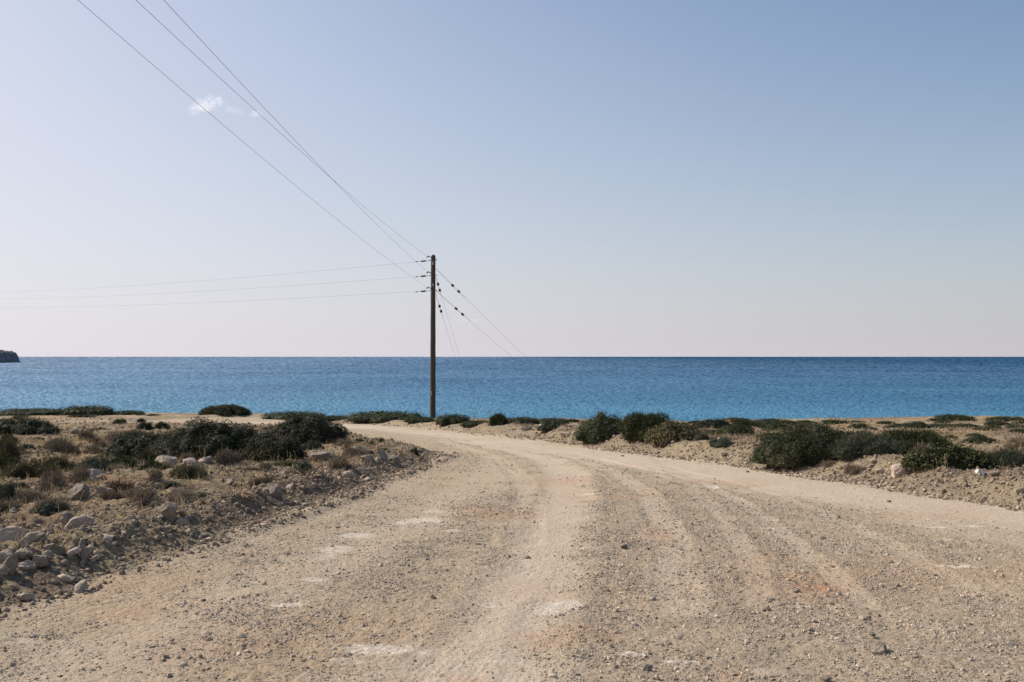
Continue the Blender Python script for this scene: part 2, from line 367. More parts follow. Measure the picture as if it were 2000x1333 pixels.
def mat_wood():
    n = NT('weathered_pole_wood'); g = n.noise(7, 8, .7, n.scale(n.loc, (9, 9, .35))); c = n.ramp(g, [(.3, (.04, .032, .025)), (.55, (.085, .070, .055)), (.75, (.145, .12, .095))])
    return n.fin(c, .85, n.bump(n.noise(5, 6, .7, n.scale(n.loc, (14, 14, .4))), .8, .02), .2)
def simple(name, col, rough, metal=0, k=.3):
    n = NT(name); c = n.mix(n.mr(n.noise(40, 4, .6, n.loc), .4, .7), col, tuple(x*(1-k) for x in col)); n.b.inputs['Metallic'].default_value = metal
    return n.fin(c, rough, None, .4)
M['wood'] = mat_wood()
M['metal'] = simple('galvanised_metal', (.16, .16, .16), .55, .6)
M['wire'] = simple('wire_metal', (.10, .12, .15), .6, .3)
M['ceramic'] = simple('dark_glazed_ceramic', (.018, .014, .012), .25)
M['plate'] = simple('pale_metal_plate', (.42, .42, .40), .6)
def mat_sea():
    n = NT('sea_water'); xyz = n.sep(n.pos); y = xyz[1]; x = xyz[0]
    lg = n.math('LOGARITHM', y, 10.0)                                       # deeper water further out
    big = n.noise(.006, 5, .6, n.scale(n.pos, (.35, 1, 1))); mid = n.noise(.03, 5, .65, n.scale(n.pos, (.3, 1, 1)))
    lgn = n.math('ADD', lg, n.math('MULTIPLY', n.math('SUBTRACT', big, .5), .55))
    c = n.ramp(n.mr(lgn, 2.1, 3.6), [(0, (.020, .215, .31)), (.12, (.016, .165, .28)), (.3, (.013, .115, .235)), (.5, (.010, .082, .185)), (1, (.007, .055, .14))])
    c = n.mix(n.math('MULTIPLY', n.mr(mid, .52, .64), .38), c, (.008, .07, .17))
    stk = n.noise(.009, 6, .65, n.scale(n.pos, (.25, 1.1, 1))); c = n.mix(n.math('MULTIPLY', n.mr(stk, .57, .66), .5), c, (.16, .30, .45)); c = n.mix(n.math('MULTIPLY', n.mr(stk, .43, .34), .65), c, (.004, .05, .14))
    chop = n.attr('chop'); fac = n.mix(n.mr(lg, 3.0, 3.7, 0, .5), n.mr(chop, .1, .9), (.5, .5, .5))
    c = n.mix(n.mr(x, -250, 520, 0, .85), c, (.001, .024, .075))  # darkened to the right in colour, standing in for a darker sky reflection
    c = n.mix(fac, n.mix(.48, c, (.001, .022, .07)), n.mix(.24, c, (.09, .32, .50)))  # light and dark sides of the waves painted from chop
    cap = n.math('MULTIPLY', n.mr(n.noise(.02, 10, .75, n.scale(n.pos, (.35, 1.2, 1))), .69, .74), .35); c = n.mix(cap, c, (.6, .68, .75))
    h = n.noise(.12, 6, .7)
    nb = n.bump(h, .3, 1.0); m_ = n.fin(c, 1.0, None, 0.0)
    gl = n.t.nodes.new('ShaderNodeBsdfGlossy'); gl.inputs['Roughness'].default_value = .38; gl.inputs['Color'].default_value = (.9, .95, 1, 1); n.l(nb, gl.inputs['Normal'])
    df = n.t.nodes.new('ShaderNodeBsdfDiffuse'); n.l(c, df.inputs[0])
    mx = n.t.nodes.new('ShaderNodeMixShader'); n.l(df.outputs[0], mx.inputs[1]); n.l(gl.outputs[0], mx.inputs[2]); n.l(mx.outputs[0], n.out.inputs[0])
    amt = n.mr(x, -500, 900, .26, .06); n.l(n.math('MULTIPLY', amt, n.mr(chop, 0, 1, .5, 1.4)), mx.inputs[0]); return m_  # gloss set by position, imitating stronger glare on the sun side
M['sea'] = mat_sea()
def mat_cliff():
    n = NT('cliff_rock'); P = n.pos; c = n.ramp(n.noise(.12, 8, .7), [(.35, (.10, .115, .11)), (.5, (.17, .175, .17)), (.7, (.32, .32, .33))])  # rock tones paled to stand in for haze over the distance
    return n.fin(c, .95, n.bump(n.noise(.25, 8, .7), .9, 3), .1)
M['cliff'] = mat_cliff()

# ------------------------------------------------------------ ground and road: one sheet, split where the road ends
GRV = [([(1160, 1500), (1150, 1333), (1125, 1230), (1185, 1150), (1170, 1080), (1190, 1010), (1170, 960), (1130, 930)], .42),
       ([(1560, 1500), (1500, 1333), (1445, 1230), (1405, 1170), (1400, 1100), (1370, 1040), (1330, 980), (1270, 940), (1180, 915)], .5),
       ([(1900, 1480), (1760, 1333), (1640, 1230), (1560, 1160), (1500, 1090), (1470, 1020), (1400, 960)], .38), ([(2400, 1500), (2000, 1310), (1820, 1190), (1700, 1100), (1650, 1040), (1600, 1000)], .6),
       ([(100, 1500), (300, 1333), (500, 1230), (700, 1150), (800, 1090), (900, 1040), (950, 1010), (980, 960)], .55)]
GRV = [(poly(a), b) for a, b in GRV]
def gravelly(X, Y):
    P = np.column_stack([X, Y]); g = .42*ss(.32, .6, fbm(X*.9, Y*.9, 4, 62)); wob = fbm(X*1.7, Y*1.7, 4, 64)
    for line, wd in GRV:
        d, _, _ = lateral(P, line); g = np.maximum(g, (1-ss(.45*wd, 1.25*wd, d+(wob-.5)*wd*1.8)))
    return g*(.55+.6*ss(.3, .6, fbm(X*3.1, Y*3.1, 3, 65)))
def build_ground():
    a1 = np.linspace(-R(41), R(41), 1750)
    a0 = np.linspace(-R(180), -R(41), 46)[:-1]; a2 = np.linspace(R(41), R(180), 46)[1:]
    A = np.concatenate([a0, a1, a2])
    q = np.concatenate([np.linspace(1/3.6, 1/52, 1150)])            # even steps in 1/r: even on the eye
    rr = np.concatenate([[.3, .8, 1.5, 2.3, 3.0], 1/q, np.linspace(52.4, 75, 70), np.geomspace(77, 420, 30)])
    AA, RR = np.meshgrid(A, rr, indexing='ij'); nA, nR = AA.shape
    X = (RR*np.sin(AA)).ravel(); Y = (RR*np.cos(AA)).ravel()
    sp = np.gradient(rr)[None, :]*np.ones((nA, 1)); sp = np.maximum(sp*.5, RR*(R(82)/1750)).ravel()
    z = np.empty(len(X)); keys = ('dL', 'dR', 'trk'); acc = {k: np.empty(len(X)) for k in keys}
    for i in range(0, len(X), 400000):
        s = slice(i, i+400000); zz, m = height(X[s], Y[s], sp[s]); z[s] = zz
        for k in keys: acc[k][s] = m[k]
    dL, dR, trk = acc['dL'], acc['dR'], acc['trk']; P = np.column_stack([X, Y])
    wh = np.zeros(len(X)); og = np.zeros(len(X)); wob = fbm(X*3, Y*3, 3, 50)-.5; wob2 = fbm(X*9, Y*9, 3, 51)-.5
    for w_ in WHITE: wh = np.maximum(wh, 1-ss(.1, 1.7, patch(P, *w_)+wob*1.6+wob2*1.2))
    wh = wh*(.35+.5*ss(.3, .6, fbm(X*1.3, Y*1.3, 2, 61)))
    for a, b, c_, d_, s_ in ORANGE: og = np.maximum(og, .85*s_*(1-ss(.0, 2.2, patch(P, a, b, c_, d_)+wob*2)))
    og = np.maximum(og, .22*ss(.55, .8, fbm(X*.5, Y*.5, 3, 63)))
    gr = gravelly(X, Y)*(1-trk)
    road = (dL < 0) & (dR < 0)
    # on the verges the same three channels mean red soil, dry litter, bare sand
    red = ss(.50, .66, fbm(X*.45, Y*.45, 3, 70))*ss(1.2, 2.5, np.maximum(dL, dR))*.9
    dry = ss(.40, .6, fbm(X*.8, Y*.8, 4, 71))
    sand = np.where(dR > 0, .7*(1-ss(.25, 1.0, dR)), (1-ss(0, .15, dL))*.4)
    sand = np.maximum(sand, ((dR > 0) & (Y > 33) & (X < 3.5))*.75*ss(.35, .5, fbm(X*.3, Y*.6, 3, 72)))
    sand = np.maximum(sand, .8*((dR > 0) & (X > 3.5))*ss(.55, .62, fbm(X*.5, Y*.5, 3, 73))*ss(22, 28, Y))
    ch = np.where(road[:, None], np.column_stack([trk, wh, og]), np.column_stack([red, dry, sand]))
    V = np.column_stack([X, Y, z]); idx = np.arange(nA*nR).reshape(nA, nR)
    f = np.stack([idx[:-1, :-1], idx[:-1, 1:], idx[1:, 1:], idx[1:, :-1]], -1).reshape(-1, 4)[:, ::-1]
    fr = road[f].sum(1) >= 2
    for nm, sel, mt in (('dirt_road', fr, 'road'), ('ground', ~fr, 'ground')):
        ff = f[sel]; used = np.unique(ff); remap = np.zeros(len(V), np.int32); remap[used] = np.arange(len(used))
        c4 = ch[used].copy()
        if nm == 'dirt_road': c4[~road[used]] = (0, 0, 0)
        else: c4[road[used]] = (0, 0, .5)
        me = mesh_np(nm, V[used], remap[ff], M[mt], attrs={'mask': np.column_stack([c4, np.ones(len(used))]), 'dust': gr[used]}, smooth=True)
        tag(obj(nm, me), kind='structure')
build_ground()

# ------------------------------------------------------------ sea and headland
SEA = -8.0
def build_sea():
    A = np.concatenate([np.linspace(-R(180), -R(40), 30)[:-1], np.linspace(-R(40), R(40), 1500), np.linspace(R(40), R(180), 30)[1:]])
    rr = np.concatenate([[20, 60, 100], 1/np.linspace(1/118, 1/9000, 330), [14000, 30000, 90000]])
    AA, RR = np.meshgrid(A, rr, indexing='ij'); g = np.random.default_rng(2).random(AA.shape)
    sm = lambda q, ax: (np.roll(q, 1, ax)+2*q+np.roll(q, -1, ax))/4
    g2 = sm(sm(g, 0), 0); g2 = (g2-.5)*1.7+.5; g = .6*g2+.4*g                          # random chop per point, painted in the sea colour as light and dark facets
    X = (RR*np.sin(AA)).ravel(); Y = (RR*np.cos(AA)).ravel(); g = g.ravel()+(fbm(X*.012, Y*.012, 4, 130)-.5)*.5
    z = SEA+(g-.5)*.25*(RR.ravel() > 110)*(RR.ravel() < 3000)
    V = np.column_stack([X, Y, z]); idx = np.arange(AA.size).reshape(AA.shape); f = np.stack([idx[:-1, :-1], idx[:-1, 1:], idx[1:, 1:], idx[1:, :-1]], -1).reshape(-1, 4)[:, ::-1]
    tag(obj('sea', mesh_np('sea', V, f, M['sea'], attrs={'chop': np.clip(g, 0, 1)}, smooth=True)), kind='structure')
build_sea()
def build_headland():
    Y0 = 1500; x0 = (37-1000)/F*Y0-41
    xs = np.concatenate([np.linspace(-70, 8, 160), ]); xs = np.concatenate([np.linspace(-500, -72, 60), xs]); ys = np.linspace(-60, 160, 150)
    XX, YY = np.meshgrid(xs, ys, indexing='ij'); X = XX.ravel(); Yv = YY.ravel()
    coast = -2+(fbm(X*.03, Yv*.03, 4, 80)-.5)*5
    front = -22+(fbm(X*.05, Yv*0, 3, 81)-.5)*16
    d = np.minimum(-(X-coast)-np.maximum(Yv-30, 0)*.25, (Yv-front)*.75)
    h = np.interp(d, [-4, 0, 2, 3.2, 5.5, 8, 13, 20, 33, 60, 200], [-5, -.8, 1.6, 6, 12.5, 15.5, 17.6, 18.6, 20.6, 25, 45])
    h = h+(fbm(X*.12, Yv*.12, 5, 82)-.5)*5.5*ss(2, 9, d)+(fbm(X*.5, Yv*.5, 3, 83)-.5)*1.6*ss(0, 4, d)
    V = np.column_stack([X+x0, Yv+Y0, h+SEA]); idx = np.arange(XX.size).reshape(XX.shape); f = np.stack([idx[:-1, :-1], idx[1:, :-1], idx[1:, 1:], idx[:-1, 1:]], -1).reshape(-1, 4)
    tag(obj('headland', mesh_np('headland', V, f, M['cliff'])), kind='structure')
build_headland()

# ------------------------------------------------------------ stones
def ico(sub):
    import bmesh
    bm = bmesh.new(); bmesh.ops.create_icosphere(bm, subdivisions=sub, radius=1); bm.verts.ensure_lookup_table()
    V = np.array([v.co[:] for v in bm.verts]); Fc = np.array([[v.index for v in f.verts] for f in bm.faces]); bm.free(); return V, Fc
ICO = {k: ico(k) for k in (1, 2, 3, 4, 5)}
def chip(sub, rng, cuts, flat=.6, rough=.06, keep=.55):
    V, Fc = ICO[sub]; V = V.copy()
    for _ in range(cuts):
        nrm = rng.normal(size=3); nrm /= np.linalg.norm(nrm); dd = rng.uniform(keep, .92); k = V @ nrm; o = k > dd
        V[o] -= (k[o]-dd)[:, None]*nrm
    if rough and sub > 2:
        V *= (1+(vn3(V*2.3+rng.uniform(0, 50, 3))-.5)*rough*4+(vn3(V*7+rng.uniform(0, 50, 3))-.5)*rough*1.3)[:, None]
    V *= np.array([1, rng.uniform(.6, .95), flat*rng.uniform(.75, 1.2)])
    return V, Fc
def rotmats(n, rng, tilt=.35):
    a = rng.uniform(0, 2*math.pi, n); b = rng.normal(0, tilt, n); c = rng.normal(0, tilt, n)
    z = np.zeros(n); o = np.ones(n)
    Rz = np.stack([np.cos(a), -np.sin(a), z, np.sin(a), np.cos(a), z, z, z, o], 1).reshape(-1, 3, 3)
    Rx = np.stack([o, z, z, z, np.cos(b), -np.sin(b), z, np.sin(b), np.cos(b)], 1).reshape(-1, 3, 3)
    Ry = np.stack([np.cos(c), z, np.sin(c), z, o, z, -np.sin(c), z, np.cos(c)], 1).reshape(-1, 3, 3)
    return Rz @ Rx @ Ry
def scatter_mesh(name, P, S, mat, rng, sub=1, cuts=3, flat=.6, tilt=.3, sink=.25, tint=None, parent=None):
    nv = 14; Vs = []; Fs = []; Ts = []; off = 0; N = len(P); var = rng.integers(0, nv, N); RM = rotmats(N, rng, tilt)
    tint = rng.beta(2, 2.4, N) if tint is None else tint
    for k in range(nv):
        V, Fc = chip(sub, rng, cuts, flat, .05)
        if sub == 1: V = V*(1+rng.uniform(-.3, .3, (len(V), 1)))*[1, rng.uniform(.6, 1), 1]
        s = var == k; n = s.sum()
        if not n: continue
        W = np.einsum('nij,vj->nvi', RM[s], V)*S[s][:, None, None]+P[s][:, None, :]; W[:, :, 2] += (S[s]*flat*(.5-sink))[:, None]
        Vs.append(W.reshape(-1, 3)); Fs.append((Fc[None]+(np.arange(n)*len(V))[:, None, None]+off).reshape(-1, 3)); Ts.append(np.repeat(tint[s], len(V))); off += n*len(V)
    return mesh_np(name, np.vstack(Vs), np.vstack(Fs), mat, attrs={'tint': np.concatenate(Ts)})
def trapez(n, y0, y1, rng, k=.66):
    y = np.sqrt(rng.uniform(y0*y0, y1*y1, n)); return rng.uniform(-k, k, n)*y, y
def area(y0, y1, k=.66): return k*(y1*y1-y0*y0)
rng = np.random.default_rng(21)
Pg = []; Sg = []; Tg = []
for y0, y1, smin, smax, dens, gm_ in ((4.0, 9, .0035, .0075, 1900, .22), (4.0, 13, .006, .012, 560, .17), (4.0, 22, .009, .019, 150, .11), (4.0, 34, .015, .032, 18, .10)):
    n = int(area(y0, y1)*dens*1.6); X, Y = trapez(n, y0, y1, rng); z, m = height(X, Y, 0.02)
    gmask = gravelly(X, Y); clus = ss(.3, .75, fbm(X*4.5, Y*4.5, 3, 90))
    p = (gm_+(1-gm_)*gmask)*(.3+1.2*clus)*(1-.95*m['trk'])
    og = fbm(X*2, Y*2, 2, 91)
    for w_ in WHITE: p = np.where(patch(np.column_stack([X, Y]), *w_) < .9, p*.15, p)
    keep = (rng.random(n) < p) & (m['dL'] < .1) & (m['dR'] < .1)
    X, Y, z = X[keep], Y[keep], z[keep]; Pg.append(np.column_stack([X, Y, z])); s = smin*(smax/smin)**(rng.random(len(X))**1.7); Sg.append(s); Tg.append(np.clip(rng.beta(2.2, 2.0, len(X)), 0, 1))
Pg = np.vstack(Pg); Sg = np.concatenate(Sg); Tg = np.concatenate(Tg); print('road gravel', len(Pg))
tag(obj('gravel', scatter_mesh('gravel', Pg, Sg, M['gravel'], rng, 1, 3, .5, .4, .15, Tg)), 'loose grey and tan gravel strewn over the dirt road', 'gravel', kind='stuff')
# rubble of the berms and the stony heath
Pr = []; Sr = []
for y0, y1, smin, smax, dens in ((6.0, 18, .008, .02, 480), (6.0, 30, .016, .038, 130), (7, 48, .03, .05, 12)):
    n = int(area(y0, y1)*dens); X, Y = trapez(n, y0, y1, rng); z, m = height(X, Y, .03); dL, dR = m['dL'], m['dR']
    pL = np.where(dL > -.15, np.exp(-(np.maximum(dL-.5, 0)/1.1)**2)*1.15+.3, 0); pR = np.where(dR > -.3, np.exp(-(np.maximum(dR-1.0, 0)/1.1)**2)*.85+.22, 0)
    dw, _, _ = lateral(np.column_stack([X, Y]), WIND); pW = np.exp(-(dw/.13)**2)*1.2*(dL < 0)
    p = np.maximum(np.maximum(pL, pR), pW)*(.3+1.0*ss(.3, .65, fbm(X*1.6, Y*1.6, 3, 95)))
    for cx, cy, rx, ry, h in MOUND[:2]: p = np.maximum(p, 1.1*np.exp(-((X-cx)/rx)**2-((Y-cy)/ry)**2))
    keep = rng.random(n) < p; X, Y, z = X[keep], Y[keep], z[keep]
    Pr.append(np.column_stack([X, Y, z])); Sr.append(smin*(smax/smin)**(rng.random(len(X))**1.5))
Pr = np.vstack(Pr); Sr = np.concatenate(Sr); print('rubble', len(Pr))
sm = Sr < .02
tag(obj('stone_rubble', scatter_mesh('stone_rubble', Pr[sm], Sr[sm], M['rubble'], rng, 1, 2, .7, .5, .2)), 'small brown stone chips lying over the road verges', 'rubble', kind='stuff')
tag(obj('stone_rubble', scatter_mesh('stone_rubble', Pr[~sm], Sr[~sm], M['rubble'], rng, 2, 5, .68, .5, .2)), 'fist sized broken stones heaped along both road edges', 'rubble', kind='stuff')

# --- rocks one can tell apart: (photo x, base row, width px, height px, stone, label, turn)
ROCKS = [
 (325, 913, 44, 23, 'rock_pink', 'pinkish angular boulder with flat sloping top beside the green cushion shrubs', .2),
 (374, 911, 36, 16, 'rock_pink', 'low pink wedge shaped rock right of the angular boulder', .5),
 (400, 909, 34, 15, 'rock_pink', 'flat topped pinkish rock between the wedge rock and the tilted slab', .1),
 (447, 896, 28, 21, 'rock_pale', 'pale slab tilted up against the big dark evergreen bush', .6),
 (181, 938, 38, 20, 'rock_pink', 'rounded pink tan rock in front of the grey cushion scrub', .3),
 (152, 980, 42, 34, 'rock_grey', 'blue grey pointed boulder standing in grey scrub on left heath', .9),
 (205, 970, 34, 20, 'rock_grey', 'dark grey low rock right of the pointed boulder', .2),
 (330, 1019, 38, 34, 'rock_grey', 'large round lichen grey boulder near left road berm', .0),
 (160, 1036, 54, 28, 'rock_pink', 'long pinkish slab propped up at an angle on left verge', 1.2),
 (131, 1030, 26, 30, 'rock_grey', 'upright brown grey rock behind the long propped slab', .4),
 (22, 1064, 70, 32, 'rock_pale', 'largest pale boulder at the left edge of photo', .3),
 (64, 1070, 54, 28, 'rock_pale', 'smooth rounded pale boulder leaning on the largest boulder', .1),
 (162, 1092, 22, 36, 'rock_grey', 'small upright brown stone stub at the berm foot', .6),
 (20, 1128, 32, 38, 'rock_grey', 'upright wedge shaped rock nearest the lower left edge', .8),
 (50, 1122, 32, 20, 'rock_pale', 'squat tan rock beside the upright wedge rock', .4),
 (80, 1110, 40, 19, 'rock_grey', 'flat oblong brown rock below the smooth pale boulder', .2),
 (94, 1090, 16, 12, 'rock_pale', 'small round pale cobble right of the boulder shadow', .1),
 (10, 1098, 36, 22, 'rock_pale', 'pale rock under the largest boulder at left edge', .5),
 (46, 1092, 34, 16, 'rock_pale', 'narrow tan rock under the smooth pale boulder', .2),
 (108, 1148, 18, 12, 'rock_grey', 'small grey rock low on the left berm slope', .2),
 (128, 1143, 34, 16, 'rock_pink', 'broken tan slab low on the left berm', .7),
 (154, 1145, 13, 15, 'rock_dark', 'small dark upright stone right of the broken slab', .2),
 (205, 1062, 36, 14, 'rock_pink', 'low pinkish stone line on the left berm top', .1),
 (248, 1030, 30, 16, 'rock_pink', 'squarish brown rock between propped slab and round boulder', .3),
 (357, 1028, 26, 14, 'rock_pale', 'pale wedge stone right below the large round boulder', .5),
 (525, 968, 44, 20, 'rock_grey', 'low mossy grey hump of rock above the road berm', .1),
 (551, 864, 24, 12, 'rock_white', 'small white rock in the gap between the two dark bushes', .2),
 (620, 868, 13, 7, 'rock_white', 'white stone at the foot of the round dark bush', .2),
 (626, 903, 44, 20, 'rock_grey', 'grey brown mound shaped rock below the round dark bush', .1),
 (701, 885, 24, 13, 'rock_pale', 'flat pale tan rock on the headland of the verge', .1),
 (716, 903, 26, 14, 'rock_pale', 'leftmost of three knobbly tan rocks near verge tip', .1),
 (744, 900, 26, 20, 'rock_grey', 'tallest middle rock of three near verge tip', .4),
 (770, 905, 24, 16, 'rock_grey', 'rightmost of three knobbly rocks near verge tip', .7),
 (683, 936, 28, 15, 'rock_pink', 'tan double lump rock just above the berm line', .3),
 (557, 933, 16, 14, 'rock_grey', 'grey egg shaped stone in the dry grass', .2),
 (450, 946, 22, 10, 'rock_pale', 'small pale flat rock in dry grass below tilted slab', .2),
 (520, 944, 22, 9, 'rock_pale', 'small pale slab in the grass left of grey egg stone', .4),
 (145, 848, 18, 11, 'rock_pale', 'small pale rock in the far left heath', .4),
 (1763, 933, 50, 26, 'rock_pink', 'big pale boulder with dark undercut beside the right road edge', .1),
 (1797, 913, 20, 16, 'rock_grey', 'rounded grey stone on top of the right rubble mound', .3),
 (1838, 912, 20, 14, 'rock_grey', 'light grey stone at the right end of the rubble mound', .6),
 (1914, 928, 17, 11, 'rock_white', 'bright white stone on right verge', .4),
 (1580, 907, 13, 4, 'rock_white', 'thin white slab in front of the largest right bush', .1),
 (1232, 863, 20, 14, 'rock_pink', 'tan pointed rock at the foot of the two right bushes', .2),
 (1058, 836, 13, 7, 'rock_white', 'small white rock right of pole near far verge bushes', .2),
 (1027, 843, 28, 9, 'rock_pale', 'long pale rock outcrop right of the pole', .1),
 (1106, 854, 24, 9, 'rock_pale', 'flat tan rock left of the right hand bushes', .5),
 (988, 842, 9, 4, 'rock_white', 'tiny white stone on the far verge right of pole', .5),
 (1414, 891, 16, 9, 'rock_pale', 'pale round stone on the right berm crest', .5),
 (1277, 872, 10, 6, 'rock_white', 'small white stone below the brown leaved bush', .5),
 (1992, 968, 20, 13, 'rock_pale', 'pale brown rock at the right edge of photo', .5),
 (1720, 925, 18, 9, 'rock_pale', 'small flat pale rock left of the big undercut boulder', .3),
 (1560, 912, 24, 9, 'rock_pink', 'low tan rock under the left side of the largest right bush', .3),
 (1716, 1284, 40, 22, 'rock_pale', 'smooth pale grey slab half sunk in foreground road', .2),
 (1030, 1092, 15, 6, 'rock_dark', 'single dark flat stone lying on the pale tyre track', .1),
 (1266, 1314, 22, 12, 'rock_dark', 'dark blocky stone at bottom centre of the road', .4),
 (1219, 1073, 16, 8, 'rock_dark', 'dark flat stone between the tyre tracks', .2),
 (1267, 1076, 9, 5, 'rock_dark', 'smaller dark stone right of the flat one between tracks', .2),
 (1612, 1329, 26, 10, 'rock_dark', 'dark thin slab at the bottom edge right of centre', .3),
 (1497, 1195, 20, 6, 'rock_grey', 'thin grey shale slab on the gravel strip', .3),
 (1697, 1212, 16, 8, 'rock_dark', 'dark triangular stone left of the sunk slab', .3),
 (1704, 1245, 14, 9, 'rock_dark', 'dark pyramid stone above the sunk slab', .3),
 (1555, 1057 if False else 1157, 16, 6, 'rock_pale', 'pale flat stone on the orange soil patch', .3),
 (1974, 1265, 34, 5, 'rock_dark', 'long dark sliver of slate near right edge of road', .05),
 (812, 1157, 20, 5, 'rock_dark', 'dark flat stone left of the main tyre track', .1),
 (1890, 1227, 22, 9, 'rock_dark', 'dark oblong stone on right part of road', .3),
 (1921, 1237, 15, 10, 'rock_pink', 'tan lump of stone right of the dark oblong one', .3),
 (474, 1087, 11, 6, 'rock_grey', 'grey stone lying off the berm on smooth road dust', .3),
 (562, 1086, 10, 5, 'rock_dark', 'dark pebble in the road dust below the berm', .3),
 (392, 1290, 9, 8, 'rock_dark', 'dark angular pebble in lower left of road', .3),
 (325, 1288, 16, 8, 'rock_dark', 'flat dark stone in lower left of road', .3),
 (1638, 1018 - 6, 9, 6, 'rock_dark', 'small dark stone on far right gravel', .3),
 (1736, 983, 9, 5, 'rock_grey', 'small grey stone on the smooth far right track', .3),
 (1460, 924, 9, 4, 'rock_dark', 'dark stone on the smooth pale far track', .3),
 (1216, 892, 8, 3, 'rock_dark', 'tiny dark stone on the pale track below the right bushes', .3),
]
rr_ = np.random.default_rng(77)
PROTO = {}
def rock_mesh(matn, sub, cuts, flat, k):
    key = (matn, k)
    if key not in PROTO:
        V, Fc = chip(sub, np.random.default_rng(500+k), cuts, flat, .075)
        V -= [0, 0, 0]; PROTO[key] = mesh_np('rock', V, Fc, M[matn], smooth=False)
    return PROTO[key]
for i, (px, py, wp, hp, mt, lab, turn) in enumerate(ROCKS):
    p = G(px, py); s = p.y/F*(.85 if mt == 'rock_dark' else 1); W = wp*s; Hh = hp*s
    V, Fc = chip(4 if wp < 24 else 5, np.random.default_rng(900+i), 10 if wp > 12 else 6, 1.0, .07, .45)
    ext = V.max(0)-V.min(0); V -= (V.max(0)+V.min(0))/2
    V /= ext; V[:, 0] *= W; V[:, 1] *= W*(.7+.3*((i*37) % 10)/10); V[:, 2] *= Hh*1.25
    tl = turn*.45; ct, st_ = math.cos(tl), math.sin(tl)
    if 'tilt' in lab or 'propped' in lab or 'leaning' in lab:
        a = -.45; V = V @ np.array([[math.cos(a), 0, -math.sin(a)], [0, 1, 0], [math.sin(a), 0, math.cos(a)]])
    me = mesh_np('rock', V, Fc, M[mt], smooth=False)
    o = obj('rock', me, loc=(p.x*(p.y+W*.35)/p.y, p.y+W*.35, p.z+Hh*.36)); tag(o, lab, 'rock')
LM = [(425, 890, 'the biggest left bush'), (288, 890, 'the straggling dark bush'), (600, 865, 'the round dark bush'), (35, 850, 'the bush at the left edge'), (1180, 858, 'the glossy bush'), (1258, 858, 'the feathery bush'),
 (1322, 860, 'the brownish bush'), (1592, 905, 'the largest right bush'), (1775, 893, 'the broom like bush'), (1850, 910, 'the bush beside the mound'), (1763, 933, 'the big undercut boulder'), (325, 913, 'the pink angular boulder'),
 (447, 896, 'the tilted slab'), (181, 938, 'the rounded pink rock'), (152, 980, 'the pointed grey boulder'), (330, 1019, 'the large round boulder'), (160, 1036, 'the propped slab'), (22, 1064, 'the largest pale boulder'),
 (162, 1092, 'the upright stone stub'), (525, 968, 'the mossy hump rock'), (468, 972, 'the curled leaf plant'), (612, 932, 'the dead branch'), (365, 940, 'the olive cushion'), (744, 900, 'the three knobbly rocks'),
 (701, 885, 'the flat tan rock'), (1914, 928, 'the bright white stone'), (1965, 915, 'the bush at the right edge'), (975, 831, 'the ragged green bush'), (1865, 822, 'the right skyline hedge'), (1392, 838, 'the skyline dome shrub'),
 (1414, 891, 'the pale round stone'), (128, 1143, 'the broken tan slab'), (165, 812, 'the humped skyline shrub'), (283, 840, 'the yellow green shrub'), (683, 936, 'the double lump rock'), (1912, 868, 'the mound shrub in pale soil'),
 (1790, 838, 'the round shrub below the stony skyline'), (1520, 843, 'the dark mound shrub'), (1058, 836, 'the small white rock'), (105, 938, 'the withered brown plant'), (845, 825, 'the utility pole'), (1580, 907, 'the thin white slab')]
USED = set()
def say(pre, x, y, z):
    a = pre+' '+where(x, y, z)
    if a in USED:
        px = 1000+F*x/y; py = HOR-F*(z-H)/y; o = sorted((math.hypot(px-l[0], (py-l[1])*1.6), l[2]) for l in LM)
        for k1, k2 in ((0, 1), (0, 2), (1, 2), (0, 3)):
            b = f'{pre} between {o[k1][1]} and {o[k2][1]}'
            if b not in USED and len(b.split()) <= 16: a = b; break
    USED.add(a); return a
def where(x, y, z):
    px = 1000+F*x/y; py = HOR-F*(z-H)/y
    d, a, b, ph = min((math.hypot(px-a, (py-b)*1.6), a, b, ph) for a, b, ph in LM); dx, dy = px-a, py-b
    far_ = 'just ' if d < 32 else '' if d < 75 else 'well '
    if abs(dx) > 1.2*abs(dy): return far_+('right of ' if dx > 0 else 'left of ')+ph
    return far_+('in front of ' if dy > 0 else 'behind ')+ph
